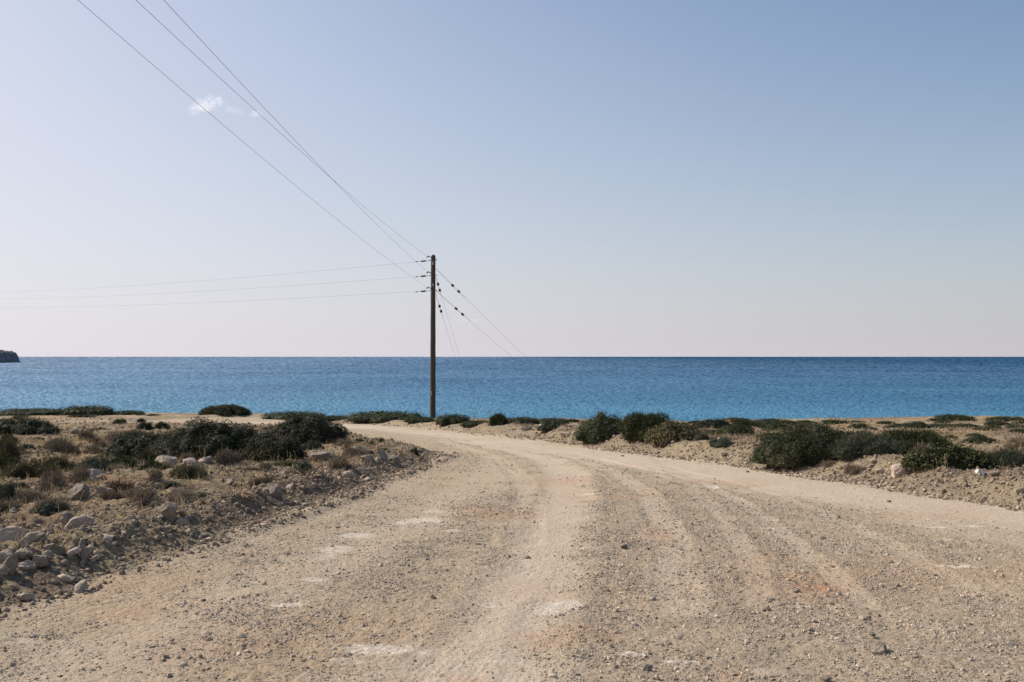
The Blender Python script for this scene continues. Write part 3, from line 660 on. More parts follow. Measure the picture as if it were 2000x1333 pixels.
# --- the larger loose stones of the verges, each on its own
ZONES = [('left berm', 95, 'rough brown stone lying loose in the rubble berm along the left road edge', 'loose stones in the left berm', ('rock_grey', 'rock_pink', 'rock_pale')),
         ('left heath', 60, 'weathered stone lying in dry scrub on the left heath', 'stones scattered over the left heath', ('rock_grey', 'rock_pink', 'rock_grey')),
         ('right berm', 80, 'tan stone lying loose on the rubble bank along the right road edge', 'loose stones on the right bank', ('rock_pink', 'rock_pale', 'rock_grey'))]
zr = np.random.default_rng(31)
for zi, (zn, cnt, lab, grp, mts) in enumerate(ZONES):
    got = 0
    while got < cnt:
        if zi < 2: X, Y = zr.uniform(-.56, -.02), zr.uniform(6.3, 22)
        else: X, Y = zr.uniform(.05, .56), zr.uniform(9, 30)
        X *= Y; z, m = height(np.array([X]), np.array([Y]), full=False); dL, dR = m['dL'][0], m['dR'][0]
        if zi == 0 and not (-.1 < dL < 1.1): continue
        if zi == 1 and not (1.1 < dL and Y < 22): continue
        if zi == 2 and not (-.1 < dR < 1.3): continue
        if abs(X/Y) > .515 or (z[0]-H)/Y < -.325: continue
        k = int(zr.integers(0, 5)); mt = mts[k % 3]; o = obj('loose_stone', rock_mesh(mt, 3, 8, .7, k))
        s = .022+.038*zr.random()**2; o.scale = (s*zr.uniform(.9, 1.4), s, s*zr.uniform(.7, 1.1)); o.rotation_euler = (zr.normal(0, .3), zr.normal(0, .3), zr.uniform(0, 6.28))
        o.location = (X, Y, z[0]+s*.35); got += 1
        col = {'rock_grey': 'grey brown', 'rock_pink': 'pinkish tan', 'rock_pale': 'pale tan'}[mt]; sz = 'small' if s < .028 else 'larger' if s > .042 else 'fist sized'
        tag(o, say(f'{sz} {col} loose stone', X, Y, z[0]), 'stone', grp)

# ------------------------------------------------------------ shrubs
def frames(N, rng):
    d = rng.normal(size=(len(N), 3)); t = np.cross(N, d); t /= np.linalg.norm(t, axis=1)[:, None]+1e-9; b = np.cross(N, t); return t, b
def leaves(P, Nn, L, Wd, rng, tint):
    """rhomb leaves folded a little along the midrib"""
    t, b = frames(Nn, rng); L = L[:, None]; Wd = Wd[:, None]
    q = np.stack([P, P+t*L*.5+b*Wd+Nn*L*.08, P+t*L, P+t*L*.5-b*Wd+Nn*L*.08], 1)
    V = q.reshape(-1, 3); f = np.arange(len(V)).reshape(-1, 4); return V, f, np.repeat(tint, 4)
def shrub_mesh(name, W, D, Hh, n, leaf, mat, seed, lobes=None, lob_r=(.24, .42), shaggy=.05, blade=False, offs=(0, 0), skew=0.0, top=.0):
    rng = np.random.default_rng(seed); K = lobes or int(14+16*W*D/(Hh*Hh+.2)); K = min(K, 90)
    a = rng.uniform(0, 2*math.pi, K); rho = np.sqrt(rng.random(K))*.86
    lr = rng.uniform(lob_r[0], lob_r[1], K)*Hh; env = Hh*(1-rho**2.2)**.6*(rng.uniform(.72, 1.08, K)+top*(rng.random(K) < .2))
    cx = np.cos(a)*rho*W/2; cy = np.sin(a)*rho*D/2; cz = np.maximum(env-lr, lr*.25)
    env = env*(1+skew*cx/(W/2))
    Cc = np.column_stack([cx, cy, cz])
    # fill lobes below so that it reaches the ground
    per = rng.choice(K, n*2, p=(lr**2)/(lr**2).sum()); d = rng.normal(size=(n*2, 3)); d /= np.linalg.norm(d, axis=1)[:, None]; d[:, 2] = np.where(d[:, 2] < -.5, -d[:, 2], d[:, 2])
    st = np.array([1.15, 1.15, 1.0]); P = Cc[per]+d*lr[per][:, None]*st
    skirt = rng.random(n*2) < .3; P[skirt, 2] *= rng.random(skirt.sum())
    ins = np.zeros(len(P), bool)
    for k in range(K): ins |= (((P-Cc[k])/st)**2).sum(1) < (lr[k]*.9)**2
    ok = ~ins & (P[:, 2] > -.02); P = P[ok][:n]; d = d[ok][:n]
    ndir = d+np.array([0, 0, .3])
    P = P+d*(np.abs(rng.normal(0, shaggy, (len(P), 1)))-shaggy*.5)
    # small clumps
    clum = vn3(P*(6/max(.3, Hh))+seed)-.5+.7*(vn3(P*(14/max(.3, Hh))+seed+9)-.5); P = P+d*(clum*.2*Hh)[:, None]
    P[:, 2] = np.maximum(P[:, 2], .0)
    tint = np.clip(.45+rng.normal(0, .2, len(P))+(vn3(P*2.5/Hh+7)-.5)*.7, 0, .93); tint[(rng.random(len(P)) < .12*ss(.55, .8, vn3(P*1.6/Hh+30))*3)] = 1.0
    if blade:
        dirn = d*.8+rng.normal(0, .45, d.shape)+[0, 0, .45]; dirn /= np.linalg.norm(dirn, axis=1)[:, None]; t, b = frames(dirn, rng)
        L = (leaf*rng.uniform(.6, 1.6, len(P)))[:, None]; wdt = .045*L+.002
        q = np.stack([P-dirn*L*.3+t*wdt, P-dirn*L*.3-t*wdt, P+dirn*L*.7], 1); V = q.reshape(-1, 3); f = np.arange(len(V)).reshape(-1, 3); tt = np.repeat(tint, 3); fl = [f]
    else:
        nn = ndir+rng.normal(0, .55, d.shape); nn /= np.linalg.norm(nn, axis=1)[:, None]; L = leaf*rng.uniform(.6, 1.35, len(P))
        V, f, tt = leaves(P, nn, L, L*.3, rng, tint); fl = [f]
    def norm(V):
        hi = np.percentile(P[:, 2], 99); ex = np.percentile(np.abs(P[:, 0]), 99); V = V*np.array([min(1.15, W/2/ex), 1, Hh/hi]); return V
    # inner mass of twigs and leaves
    iv, ifc = ICO[3]; cv = []; cf = []; off = len(V)
    for k in range(K):
        v = iv*(lr[k]*.74*(1+.35*(vn3(iv*2.5+k)-.5)))[:, None]*st+Cc[k]; v[:, 2] = np.maximum(v[:, 2], -.03); cv.append(v); cf.append(ifc+off); off += len(iv)
        v2 = iv*np.array([lr[k], lr[k], max(.02, cz[k])])*.8+[cx[k], cy[k], cz[k]*.3]; v2[:, 2] = np.maximum(v2[:, 2], -.03); cv.append(v2); cf.append(ifc+off); off += len(iv)
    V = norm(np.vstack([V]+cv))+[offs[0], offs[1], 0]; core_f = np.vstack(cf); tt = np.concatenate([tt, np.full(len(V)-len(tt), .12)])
    if fl[0].shape[1] == 3: faces = [np.vstack([fl[0], core_f])]
    else: faces = [fl[0], core_f]
    return mesh_np(name, V, faces, mat, attrs={'tint': tt})
def tube_np(pts, r0, r1, seg=6):
    pts = np.asarray(pts, float); n = len(pts); V = []; 
    for i in range(n):
        d = pts[min(i+1, n-1)]-pts[max(i-1, 0)]; d /= np.linalg.norm(d)+1e-9; u = np.cross(d, [0, 0, 1] if abs(d[2]) < .9 else [1, 0, 0]); u /= np.linalg.norm(u); v = np.cross(d, u); r = r0+(r1-r0)*i/(n-1)
        for k in range(seg): a = 2*math.pi*k/seg; V.append(pts[i]+(u*math.cos(a)+v*math.sin(a))*r)
    f = [[i*seg+k, i*seg+(k+1) % seg, (i+1)*seg+(k+1) % seg, (i+1)*seg+k] for i in range(n-1) for k in range(seg)]
    V.append(pts[0]); V.append(pts[-1]); a = len(V)-2
    tri = [[a, (k+1) % seg, k] for k in range(seg)]+[[a+1, (n-1)*seg+k, (n-1)*seg+(k+1) % seg] for k in range(seg)]
    return np.array(V), np.array(f), np.array(tri)
def join_tubes(name, tubes, mat, smooth=True, attrs=None):
    Vs = []; q = []; t = []; off = 0
    for V, f, tr in tubes: Vs.append(V); q.append(f+off); t.append(tr+off); off += len(V)
    V = np.vstack(Vs); me = mesh_np(name, V, [np.vstack(q), np.vstack(t)], mat, smooth=smooth, attrs={'tint': np.full(len(V), .3)}); return me
def branch_mesh(W, D, Hh, seed, n=34):
    rng = np.random.default_rng(seed); T = []
    for i in range(n):
        a = rng.uniform(0, 6.28); r = rng.uniform(.4, 1.16); e = np.array([math.cos(a)*W/2*r, math.sin(a)*D/2*r, Hh*rng.uniform(.3, 1.3)*(1.25-r*.75)]); s = np.array([e[0]*.25, e[1]*.25, 0]); m_ = (s+e)/2+[0, 0, .12*Hh]
        T.append(tube_np([s, m_, e], .014*Hh+.003, .0025, 5))
    return join_tubes('branches', T, M['twig'])
# big ones: photo x, base row, width px, height px, depth factor, material, leaf size, count, blade, label
BIG = [
 (420, 899, 235, 78, .6, 'lentisk', .030, 56000, False, 'biggest dense dark evergreen bush on the left heath behind the tilted pale slab'),
 (535, 901, 128, 50, .6, 'lentisk', .030, 26000, False, 'lower dark evergreen bush joining the right end of the biggest left bush'),
 (288, 895, 170, 50, .6, 'lentisk', .032, 20000, False, 'low straggling dark bush left of the biggest left bush'),
 (600, 869, 166, 56, .8, 'lentisk', .034, 40000, False, 'smooth dome shaped dark bush near the bend of the road on left'),
 (35, 853, 150, 34, .8, 'lentisk', .040, 16000, False, 'dark green bush cut off by the left edge of photo'),
 (1181, 861, 120, 54, .85, 'lentisk', .040, 22000, False, 'rounded glossy dark bush, left one of the pair beside the right road bank'),
 (1262, 860, 116, 50, .85, 'coast', .075, 26000, True, 'feathery dark bush, right one of the pair beside the right road bank'),
 (1316, 862, 112, 38, .8, 'olive', .050, 9000, False, 'low brownish bush trailing right of the feathery dark bush'),
 (1590, 908, 235, 74, .7, 'lentisk', .030, 52000, False, 'largest spreading dark bush on the right verge, left of the rubble mound'),
 (1694, 894, 140, 46, .8, 'heath', .06, 9000, True, 'grey green twiggy bush grown into the right side of the largest right bush'),
 (1775, 895, 175, 52, .7, 'coast', .075, 24000, True, 'broom like dark green bush behind the rubble mound'),
 (1850, 912, 165, 38, .7, 'coast', .045, 15000, False, 'low dark bush right of the rubble mound'),
 (1965, 916, 130, 34, .8, 'heath', .06, 12000, True, 'low grey green bush at the right edge of photo'),
 (975, 831, 38, 22, 1., 'coast', .11, 5000, True, 'small upright ragged green bush right of the utility pole'),
 (440, 812, 96, 20, .7, 'coast', .07, 12000, False, 'dome shaped dark bush alone on the skyline left of the pole'),
]
for i, (px, py, wp, hp, df, mt, leaf, cnt, bl, lab) in enumerate(BIG):
    p = G(px, py); s = p.y/F; W = wp*s; Hh = hp*s; D = W*df
    q_ = (p.y+D*.42)/p.y; W *= q_; root = empty('shrub', (p.x*q_, p.y+D*.42, p.z-.02)); root.location.z = min(p.z, gz(p.x, p.y+D*.42))-.02+ (0 if p.y < 40 else .0)
    dz = p.z-root.location.z; root.location.z = p.z-.03-.1*dz
    tag(root, lab, 'shrub')
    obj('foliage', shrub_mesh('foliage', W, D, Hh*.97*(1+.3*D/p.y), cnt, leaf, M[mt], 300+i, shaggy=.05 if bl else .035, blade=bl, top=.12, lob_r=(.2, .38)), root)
    obj('branches', branch_mesh(W*.9, D*.9, Hh*.9, 600+i), root)
# prototypes reused for the rest: real sized
def make_proto(kind, k):
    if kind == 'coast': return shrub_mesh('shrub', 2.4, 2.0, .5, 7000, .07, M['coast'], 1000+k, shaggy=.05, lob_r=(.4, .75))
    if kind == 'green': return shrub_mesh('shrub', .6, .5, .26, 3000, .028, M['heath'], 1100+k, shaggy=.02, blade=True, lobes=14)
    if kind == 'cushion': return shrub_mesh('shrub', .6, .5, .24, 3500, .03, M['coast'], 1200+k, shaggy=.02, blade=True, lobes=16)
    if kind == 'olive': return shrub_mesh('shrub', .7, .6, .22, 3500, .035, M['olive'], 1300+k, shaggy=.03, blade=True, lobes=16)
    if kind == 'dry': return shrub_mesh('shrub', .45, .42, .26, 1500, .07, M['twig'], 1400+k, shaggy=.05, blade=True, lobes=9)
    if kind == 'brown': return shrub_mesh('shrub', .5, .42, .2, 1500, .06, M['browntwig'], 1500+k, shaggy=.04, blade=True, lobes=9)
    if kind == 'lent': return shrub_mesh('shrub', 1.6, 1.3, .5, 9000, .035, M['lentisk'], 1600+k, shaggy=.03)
DIM = {'coast': (2.4, .5), 'green': (.6, .26), 'cushion': (.6, .24), 'olive': (.7, .22), 'dry': (.45, .26), 'brown': (.5, .2), 'lent': (1.6, .5)}
PR = {}
def plant(kind, p, W, Hh, lab, cat='shrub', group=None, rng=random, name='shrub'):
    k = rng.randrange(3)
    if (kind, k) not in PR: PR[(kind, k)] = make_proto(kind, k)
    o = obj(name, PR[(kind, k)]); dw, dh = DIM[kind]; o.scale = (W/dw, W/dw*rng.uniform(.85, 1.1), Hh/dh); o.rotation_euler = (0, 0, rng.choice([0, math.pi])+rng.uniform(-.3, .3))
    q_ = (p.y+W*.3)/p.y; o.location = (p.x*q_, p.y+W*.3, p.z-.03); tag(o, lab, cat, group); return o
SMALL = [
 ('coast', 50, 812, 130, 12, 'long low dark shrub on the skyline at the far left edge'),
 ('coast', 165, 812, 110, 18, 'humped dark shrub on the skyline, second from the left edge'),
 ('coast', 248, 811, 62, 8, 'small flat shrub ending the left skyline hedge'),
 ('coast', 575, 820, 120, 14, 'wide dark shrub behind the dome bush by the shore edge'),
 ('coast', 655, 822, 70, 9, 'flat dark shrub on the shore edge halfway from dome bush to pole'),
 ('coast', 750, 823, 150, 17, 'broad bright green topped shrub on the shore edge just left of the pole'),
 ('coast', 820, 825, 60, 9, 'low dark shrub touching the left side of the pole foot'),
 ('coast', 884, 829, 66, 18, 'rounded dark shrub just right of the pole'),
 ('coast', 930, 832, 60, 10, 'low flat shrub between the rounded one and the ragged green bush'),
 ('coast', 1020, 829, 66, 13, 'domed dark shrub right of the ragged green bush'),
 ('coast', 1075, 828, 70, 10, 'flat shrub on the shore edge right of the domed one'),
 ('lent', 1082, 841, 66, 15, 'dark shrub in front of the shore edge near the white rock'),
 ('coast', 1117, 826, 30, 7, 'tiny round shrub on the skyline left of the bush pair'),
 ('lent', 1392, 838, 84, 18, 'dome shaped dark shrub on the skyline right of the bush pair'),
 ('coast', 1440, 852, 66, 20, 'dark green mound shrub below the skyline dome'),
 ('lent', 1520, 843, 62, 15, 'dark mound shrub above the largest right bush'),
 ('green', 1410, 872, 56, 14, 'dull green cushion beside the brownish bush'),
 ('green', 1372, 862, 40, 14, 'grey cushion touching the brownish bush'),
 ('coast', 1512, 828, 80, 7, 'thin dark hedge like shrub on the right skyline'),
 ('coast', 1630, 830, 46, 9, 'small dark shrub on the skyline above the largest right bush'),
 ('coast', 1865, 822, 74, 11, 'dark flat shrub on the skyline near the right edge'),
 ('coast', 1962, 824, 76, 9, 'last long dark shrub on the skyline at the right edge'),
 ('lent', 1912, 868, 66, 16, 'dark mound shrub among pale soil near right edge'),
 ('lent', 1790, 838, 50, 14, 'dark round shrub on the right heath below the stony skyline'),
 ('green', 283, 840, 32, 15, 'yellow green round shrub left of the biggest left bush top'),
 ('cushion', 316, 839, 30, 14, 'bright green small shrub beside the yellow green one'),
 ('cushion', 236, 828, 30, 9, 'small grey green tuft shrub on the far left field'),
 ('cushion', 276, 825, 18, 6, 'tiny shrub on the far left field edge'),
 ('green', 262, 868, 70, 26, 'grey brown bush behind the straggling dark bush'),
 ('cushion', 235, 917, 70, 24, 'rounded green cushion shrub left of the angular boulder'),
 ('cushion', 285, 906, 58, 20, 'smooth green cushion just behind the angular boulder'),
 ('olive', 365, 940, 66, 30, 'olive green cushion in front of the pink rocks'),
 ('green', 592, 926, 50, 24, 'dark grey green ball shaped cushion below the big left bushes'),
 ('olive', 12, 900, 60, 44, 'olive bush cut by the left edge above the heath'),
 ('olive', 60, 938, 110, 34, 'wide olive brown heath clump on far left'),
 ('olive', 115, 925, 80, 30, 'green brown heath clump right of the wide one'),
 ('green', 185, 918, 66, 22, 'grey flowered heath cushion in front of straggling dark bush'),
 ('dry', 160, 945, 44, 28, 'leafless grey twiggy shrub behind the pointed boulder'),
 ('dry', 305, 948, 34, 30, 'pale grey upright twig shrub near olive cushion'),
 ('green', 12, 985, 60, 40, 'dark grey shrub at left edge above the pale boulders'),
 ('brown', 105, 945, 50, 22, 'brown dead cushion beside the olive heath clump'),
 ('dry', 100, 1000, 70, 24, 'silvery twig shrub above the propped slab'),
 ('dry', 60, 985, 60, 22, 'dull grey twig cushion left of the silvery one'),
 ('dry', 690, 893, 40, 16, 'grey twiggy cushion behind the flat pale rock'),
 ('dry', 665, 912, 40, 16, 'pale twiggy cushion beside the mound shaped rock'),
 ('cushion', 702, 866, 26, 8, 'small green shrub at the road bend'),
 ('cushion', 747, 867, 17, 10, 'dark round tuft by the far road edge'),
 ('green', 725, 872, 22, 9, 'low grey tuft between road bend shrubs'),
 ('cushion', 812, 891, 26, 14, 'ragged weed on the very tip of the left verge'),
 ('dry', 1620, 914, 36, 12, 'dry grey tuft at the foot of the largest right bush'),
 ('dry', 1668, 925, 36, 16, 'grey twig cushion left of the rubble mound'),
 ('brown', 1300, 872, 26, 10, 'brown dead tuft below the feathery bush'),
 ('green', 1990, 880, 60, 20, 'grey green shrub cut by the right edge'),
]
rnd = random.Random(4)
for kind, px, py, wp, hp, lab in SMALL:
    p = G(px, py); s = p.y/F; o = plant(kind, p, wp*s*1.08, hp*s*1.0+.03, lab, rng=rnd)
WORD = {'cushion': 'dark green ', 'green': 'grey green ', 'olive': 'olive brown ', 'dry': 'grey leafless ', 'brown': 'brown dead ', 'lent': 'dark evergreen ', 'coast': 'dark '}
NOUN = {'cushion': 'cushion shrub', 'green': 'cushion shrub', 'olive': 'heath tuft', 'dry': 'twig cushion', 'brown': 'twig cushion', 'lent': 'mound shrub', 'coast': 'shrub'}
# scattered low cushions
def scatter_plants(cnt, x0, x1, r0, r1, kinds, wr, lab, grp, seed, cond):
    rg = random.Random(seed); got = 0; tries = 0
    while got < cnt and tries < cnt*40:
        tries += 1; px = rg.uniform(x0, x1); py = r0+(r1-r0)*rg.random()**1.3; x, y = g0(px, py)
        _, m = height(np.array([x]), np.array([y]), full=False)
        if not cond(m['dL'][0], m['dR'][0]): continue
        if y > float(edge_Y(np.array([x]), np.array([y]))[0])+.5: continue
        p = Vector((x, y, gz(x, y))); kind = rg.choice(kinds); W = rg.uniform(*wr)*(1 if y < 25 else 1.35)
        plant(kind, p, W, W*DIM[kind][1]/DIM[kind][0]*rg.uniform(.6, 1.1)*(1 if y < 25 else .5), say(('tiny ' if W < .38 else '' if W < .75 else 'broad ')+WORD[kind]+NOUN[kind], p.x, p.y, p.z), group=grp, rng=rg); got += 1
scatter_plants(65, 1340, 2030, 828, 890, ['cushion', 'green', 'olive', 'cushion', 'lent'], (.4, .85), 'low dark cushion shrub among bare soil on the right heath', 'cushion shrubs on the right heath', 5, lambda a, b: b > 2.2)
scatter_plants(70, -30, 850, 842, 940, ['green', 'dry', 'brown', 'olive', 'dry', 'cushion'], (.25, .6), 'small dry cushion plant among stones on the left heath', 'dry cushion plants on the left heath', 6, lambda a, b: a > .9)
scatter_plants(40, -30, 560, 930, 1040, ['dry', 'brown', 'dry', 'green'], (.18, .42), 'grey leafless cushion near the left rubble berm', 'leafless cushions by the left berm', 7, lambda a, b: a > .9)
scatter_plants(16, 0, 330, 814, 832, ['cushion', 'green', 'olive'], (.4, .8), 'tiny tuft shrub on the flat field in front of left skyline', 'tuft shrubs on the far left field', 8, lambda a, b: b > .3 or a > .3)
scatter_plants(18, 1000, 1400, 830, 872, ['dry', 'brown', 'green'], (.25, .5), 'dry tuft on the verge around the pair of dark bushes', 'dry tufts by the right bushes', 9, lambda a, b: b > .7)

scatter_plants(24, 1380, 1990, 868, 958, ['dry', 'brown', 'olive', 'dry'], (.25, .55), '', 'dry scrub along the right bank', 12, lambda a, b: b > .9)

# ------------------------------------------------------------ dry grass
def grass():
    rng = np.random.default_rng(8); Ps = []
    for (y0, y1, dens) in ((6, 30, 520), (30, 52, 100)):
        n = int(area(y0, y1)*dens); X, Y = trapez(n, y0, y1, rng); z, m = height(X, Y, .05); dL, dR = m['dL'], m['dR']
        g = ss(.45, .62, fbm(X*1.1, Y*1.1, 3, 110))*ss(.35, .7, fbm(X*5, Y*5, 2, 111))
        p = np.where((dL > .5) | (dR > 1.0), g*.85+.04, 0)*np.where(dL > 0, 1, .6)
        k = (rng.random(n) < p) & (Y < edge_Y(X, Y)+1); Ps.append(np.column_stack([X[k], Y[k], z[k]]))
    P = np.vstack(Ps); n = len(P); L = rng.uniform(.04, .16, n)*(1+.6*(rng.random(n) < .04)); a = rng.uniform(0, 6.28, n); tl = np.abs(rng.normal(.5, .4, n))
    d = np.column_stack([np.cos(a)*np.sin(tl), np.sin(a)*np.sin(tl), np.cos(tl)]); sdv = np.column_stack([-np.sin(a+1), np.cos(a+1), np.zeros(n)])*(.0016+P[:, 1:2]*.00012)
    mid = P+d*L[:, None]*.55+[0, 0, .01]; tip = P+d*L[:, None]+np.column_stack([np.cos(a), np.sin(a), -np.ones(n)*.5])*(L*.22)[:, None]
    V = np.stack([P-sdv, P+sdv, mid+sdv*.7, mid-sdv*.7, tip], 1).reshape(-1, 3); b = np.arange(n)*5
    q = np.column_stack([b, b+1, b+2, b+3]); t = np.column_stack([b+3, b+2, b+4]); tint = np.repeat(rng.beta(2, 2, n), 5); print('grass', n)
    tag(obj('dry_grass', mesh_np('dry_grass', V, [q, t], M['straw'], attrs={'tint': tint})), 'short dry straw coloured grass and litter over the verges', 'grass', kind='stuff')
grass()
def litter():
    rng = np.random.default_rng(18); n = int(area(6, 36)*26); X, Y = trapez(n, 6, 36, rng); z, m = height(X, Y, .05); dL, dR = m['dL'], m['dR']
    g = ss(.42, .6, fbm(X*.9+5, Y*.9, 3, 120))*ss(.3, .6, fbm(X*3, Y*3, 2, 121)); p = np.where((dL > .35) | (dR > .9), g*.95+.05, 0); k = rng.random(n) < p
    C0 = np.column_stack([X[k], Y[k], z[k]]); m_ = 16; n = len(C0)*m_; rad = np.repeat(rng.uniform(.02, .075, len(C0)), m_); C1 = np.repeat(C0, m_, 0)
    a = rng.uniform(0, 6.28, n); el = rng.uniform(.15, 1.4, n); d = np.column_stack([np.cos(a)*np.cos(el), np.sin(a)*np.cos(el), np.sin(el)]); P = C1+d*rad[:, None]*.25*rng.random((n, 1))
    sdv = np.column_stack([-np.sin(a), np.cos(a), rng.normal(0, .5, n)])*(.0018+C1[:, 1:2]*.00022); tip = C1+d*(rad*rng.uniform(.7, 1.5, n))[:, None]
    V = np.stack([P-sdv, P+sdv, tip], 1).reshape(-1, 3); tint = np.repeat(np.clip(np.repeat(rng.beta(2, 2, len(C0)), m_)+rng.normal(0, .12, n), 0, 1), 3); print('litter', n)
    tag(obj('dry_undergrowth', mesh_np('dry_undergrowth', V, np.arange(len(V)).reshape(-1, 3), M['litter'], attrs={'tint': tint})), 'grey brown dead undergrowth between the stones of the verges', 'undergrowth', kind='stuff')
litter()
# tall dry stalks in front of the biggest left bush
def stalks(px, py, n, wpx, hmin, hmax, lab, seed, mt='straw'):
    rg = np.random.default_rng(seed); T = []; p0 = G(px, py); s = p0.y/F
    for i in range(n):
        x = rg.uniform(-.5, .5)*wpx*s; y = rg.uniform(-.15, .15); h = rg.uniform(hmin, hmax); lx = rg.normal(0, .25)*h; b = np.array([x, y, gz(p0.x+x, p0.y+y)-p0.z-.01])
        T.append(tube_np([b, b+[lx*.3, 0, h*.5], b+[lx, rg.normal(0, .03), h]], .004, .002, 4)); T.append(tube_np([b+[lx*.85, 0, h*.85], b+[lx*.95, 0, h*.94], b+[lx*1.04, 0, h*1.02]], .006, .003, 4))
    tag(obj('dry_stalks', join_tubes('dry_stalks', T, M[mt]), loc=p0), lab, 'dry plant')
stalks(540, 906, 16, 110, .1, .24, 'row of pale dry flower stalks in front of the biggest left bush', 1)
stalks(243, 880, 1, 2, .42, .45, 'single pale upright stick beside the straggling dark bush', 2)
stalks(1300, 870, 8, 26, .12, .25, 'pale dry stalks below the feathery right bush', 3)
stalks(390, 905, 5, 20, .15, .32, 'thin grey dry stems among the pink rocks', 4)
stalks(1825, 925, 7, 60, .12, .22, 'thin dry stems on the right rubble mound', 5)
stalks(130, 985, 7, 90, .12, .24, 'thin dry stems standing in the silvery scrub on far left', 6)
stalks(300, 815, 4, 70, .4, .7, 'thin dark weeds on the skyline between left shrubs', 7, 'browntwig')
def curled_plant(px, py, wpx, lab, seed):
    rg = np.random.default_rng(seed); p = G(px, py); W = wpx*p.y/F; Vs = []; q = []; off = 0; tint = []
    for i in range(26):
        a = rg.uniform(0, 6.28); L = W*rg.uniform(.35, .65); ca = np.array([math.cos(a), math.sin(a), 0]); sa = np.array([-ca[1], ca[0], 0]); wd = W*.05*rg.uniform(.6, 1.3); up = rg.uniform(.5, 1.3); tw = rg.uniform(-1, 1)
        for k in range(7):
            t = k/6; c = ca*L*t+np.array([0, 0, L*up*(t-t*t*.9)]); sd_ = (sa*math.cos(tw*t*2)+np.array([0, 0, 1])*math.sin(tw*t*2))*wd*(1-t**2*.85)
            Vs += [c-sd_, c+[0, 0, -.3*wd], c+sd_]
            if k: b = off+(k-1)*3; q += [[b, b+1, b+4, b+3], [b+1, b+2, b+5, b+4]]
        off += 21; tint += [rg.random()]*21
    tag(obj('curled_plant', mesh_np('curled_plant', np.array(Vs), np.array(q), M['deadleaf'], attrs={'tint': np.array(tint)}, smooth=True), loc=p), lab, 'dry plant')
curled_plant(468, 972, 56, 'dead plant with broad curled brown leaves above the left berm', 1)
curled_plant(105, 938, 44, 'withered brown plant with curled leaves in the far left heath', 2)
curled_plant(340, 968, 36, 'small heap of curled brown leaves beside the grey twig shrub', 3)
curled_plant(730, 948, 22, 'small withered tuft on the brow of the left berm', 4)
def dead_branch():
    p = G(612, 932); s = p.y/F; T = []; rg = np.random.default_rng(3)
    for i in range(9):
        a = np.array([rg.uniform(-.25, .1), rg.uniform(-.1, .1), .02]); b = a+np.array([rg.uniform(-.2, .22), rg.uniform(-.1, .1), rg.uniform(.02, .18)]); m_ = (a+b)/2+rg.normal(0, .035, 3)
        T.append(tube_np([a, m_, b], .016, .006, 6))
    tag(obj('dead_branch', join_tubes('dead_branch', T, M['twig']), loc=p), 'bleached twisted dead branch beside the ball shaped cushion', 'branch')
dead_branch()

# ------------------------------------------------------------ utility pole and its lines
PB = Vector(((845-1000)/F*47, 47.0, 0)); PB.z = H-(825-HOR)/F*47
def pix(px, py, Y): return np.array([(px-1000)/F*Y, Y, H-(py-HOR)/F*Y])
def pole():
    ptop = pix(846.3, 497.5, 47); root = empty('utility_pole', PB); b = np.array([PB.x, PB.y, PB.z])
    z0 = -.6; n = 26; T = []; zt = ptop[2]-PB.z; seg = 20; V = []; dx = ptop[0]-PB.x
    for i in range(n+4):
        if i < n: t = i/(n-1); z = z0+(zt-.14-z0)*t; r = .138-.03*t
        else: j = i-n+1; z = zt-.14+.14*math.sin(j/4*math.pi/2); r = .108*math.cos(j/4*math.pi/2)+.002
        for k in range(seg):
            a = 2*math.pi*k/seg; rr2 = r*(1+.03*math.sin(3*a+z*.7)+.02*math.sin(z*5+a)); V.append((dx*z/zt+math.cos(a)*rr2, math.sin(a)*rr2, z))
    nr = n+4; f = [[i*seg+k, i*seg+(k+1) % seg, (i+1)*seg+(k+1) % seg, (i+1)*seg+k] for i in range(nr-1) for k in range(seg)]
    obj('post', mesh_np('post', np.array(V), [np.array(f), np.array([[ (nr-1)*seg+k for k in range(seg)]])], M['wood'], smooth=True), root)
    import bmesh
    def boxm(name, cx, cy, cz, sx, sy, sz, mt, par=root):
        bm = bmesh.new(); bmesh.ops.create_cube(bm, size=1, matrix=Matrix.Translation((cx, cy, cz)) @ Matrix.Diagonal((sx, sy, sz, 1))); bmesh.ops.bevel(bm, geom=bm.edges[:], offset=.004, segments=1, affect='EDGES')
        me = bpy.data.meshes.new(name); bm.to_mesh(me); bm.free(); me.materials.append(M[mt]); return obj(name, me, par)
    for py, nm in ((515, 'number_plate'), (557, 'number_plate')):
        q = pix(846, py, 47)-b; boxm(nm, q[0], -.128, q[2], .075, .006, .15 if py < 530 else .12, 'plate')
    q = pix(842.5, 768, 47)-b; boxm('paper_scrap', q[0]+.01, -.125, q[2], .05, .006, .22, 'plate')
    # through bolts and hooks
    for py in (508, 538, 568):
        q = pix(846, py, 47)-b; T = [tube_np([[q[0]-.16, -.0, q[2]], [q[0]+.19, .0, q[2]]], .014, .014, 8), tube_np([[q[0]+.16, 0, q[2]], [q[0]+.175, 0, q[2]]], .03, .03, 8)]
        obj('bolt', join_tubes('bolt', T, M['metal']), root)
    for py in (502, 532.5, 562.5):
        q = pix(838, py, 47)-b; T = [tube_np([[q[0]+.12, -.05, q[2]-.03], [q[0]+.04, -.1, q[2]-.02], [q[0]-.02, -.16, q[2]+.02]], .022, .018, 8), tube_np([[q[0]-.02, -.16, q[2]+.02], [q[0]-.06, -.22, q[2]-.03], [q[0]-.1, -.26, q[2]-.05]], .03, .02, 8)]
        obj('hook_bracket', join_tubes('hook_bracket', T, M['ceramic']), root)
    tag(root, 'tall weathered wooden utility pole standing at the far edge of the bend', 'utility pole')
    return root
pole()
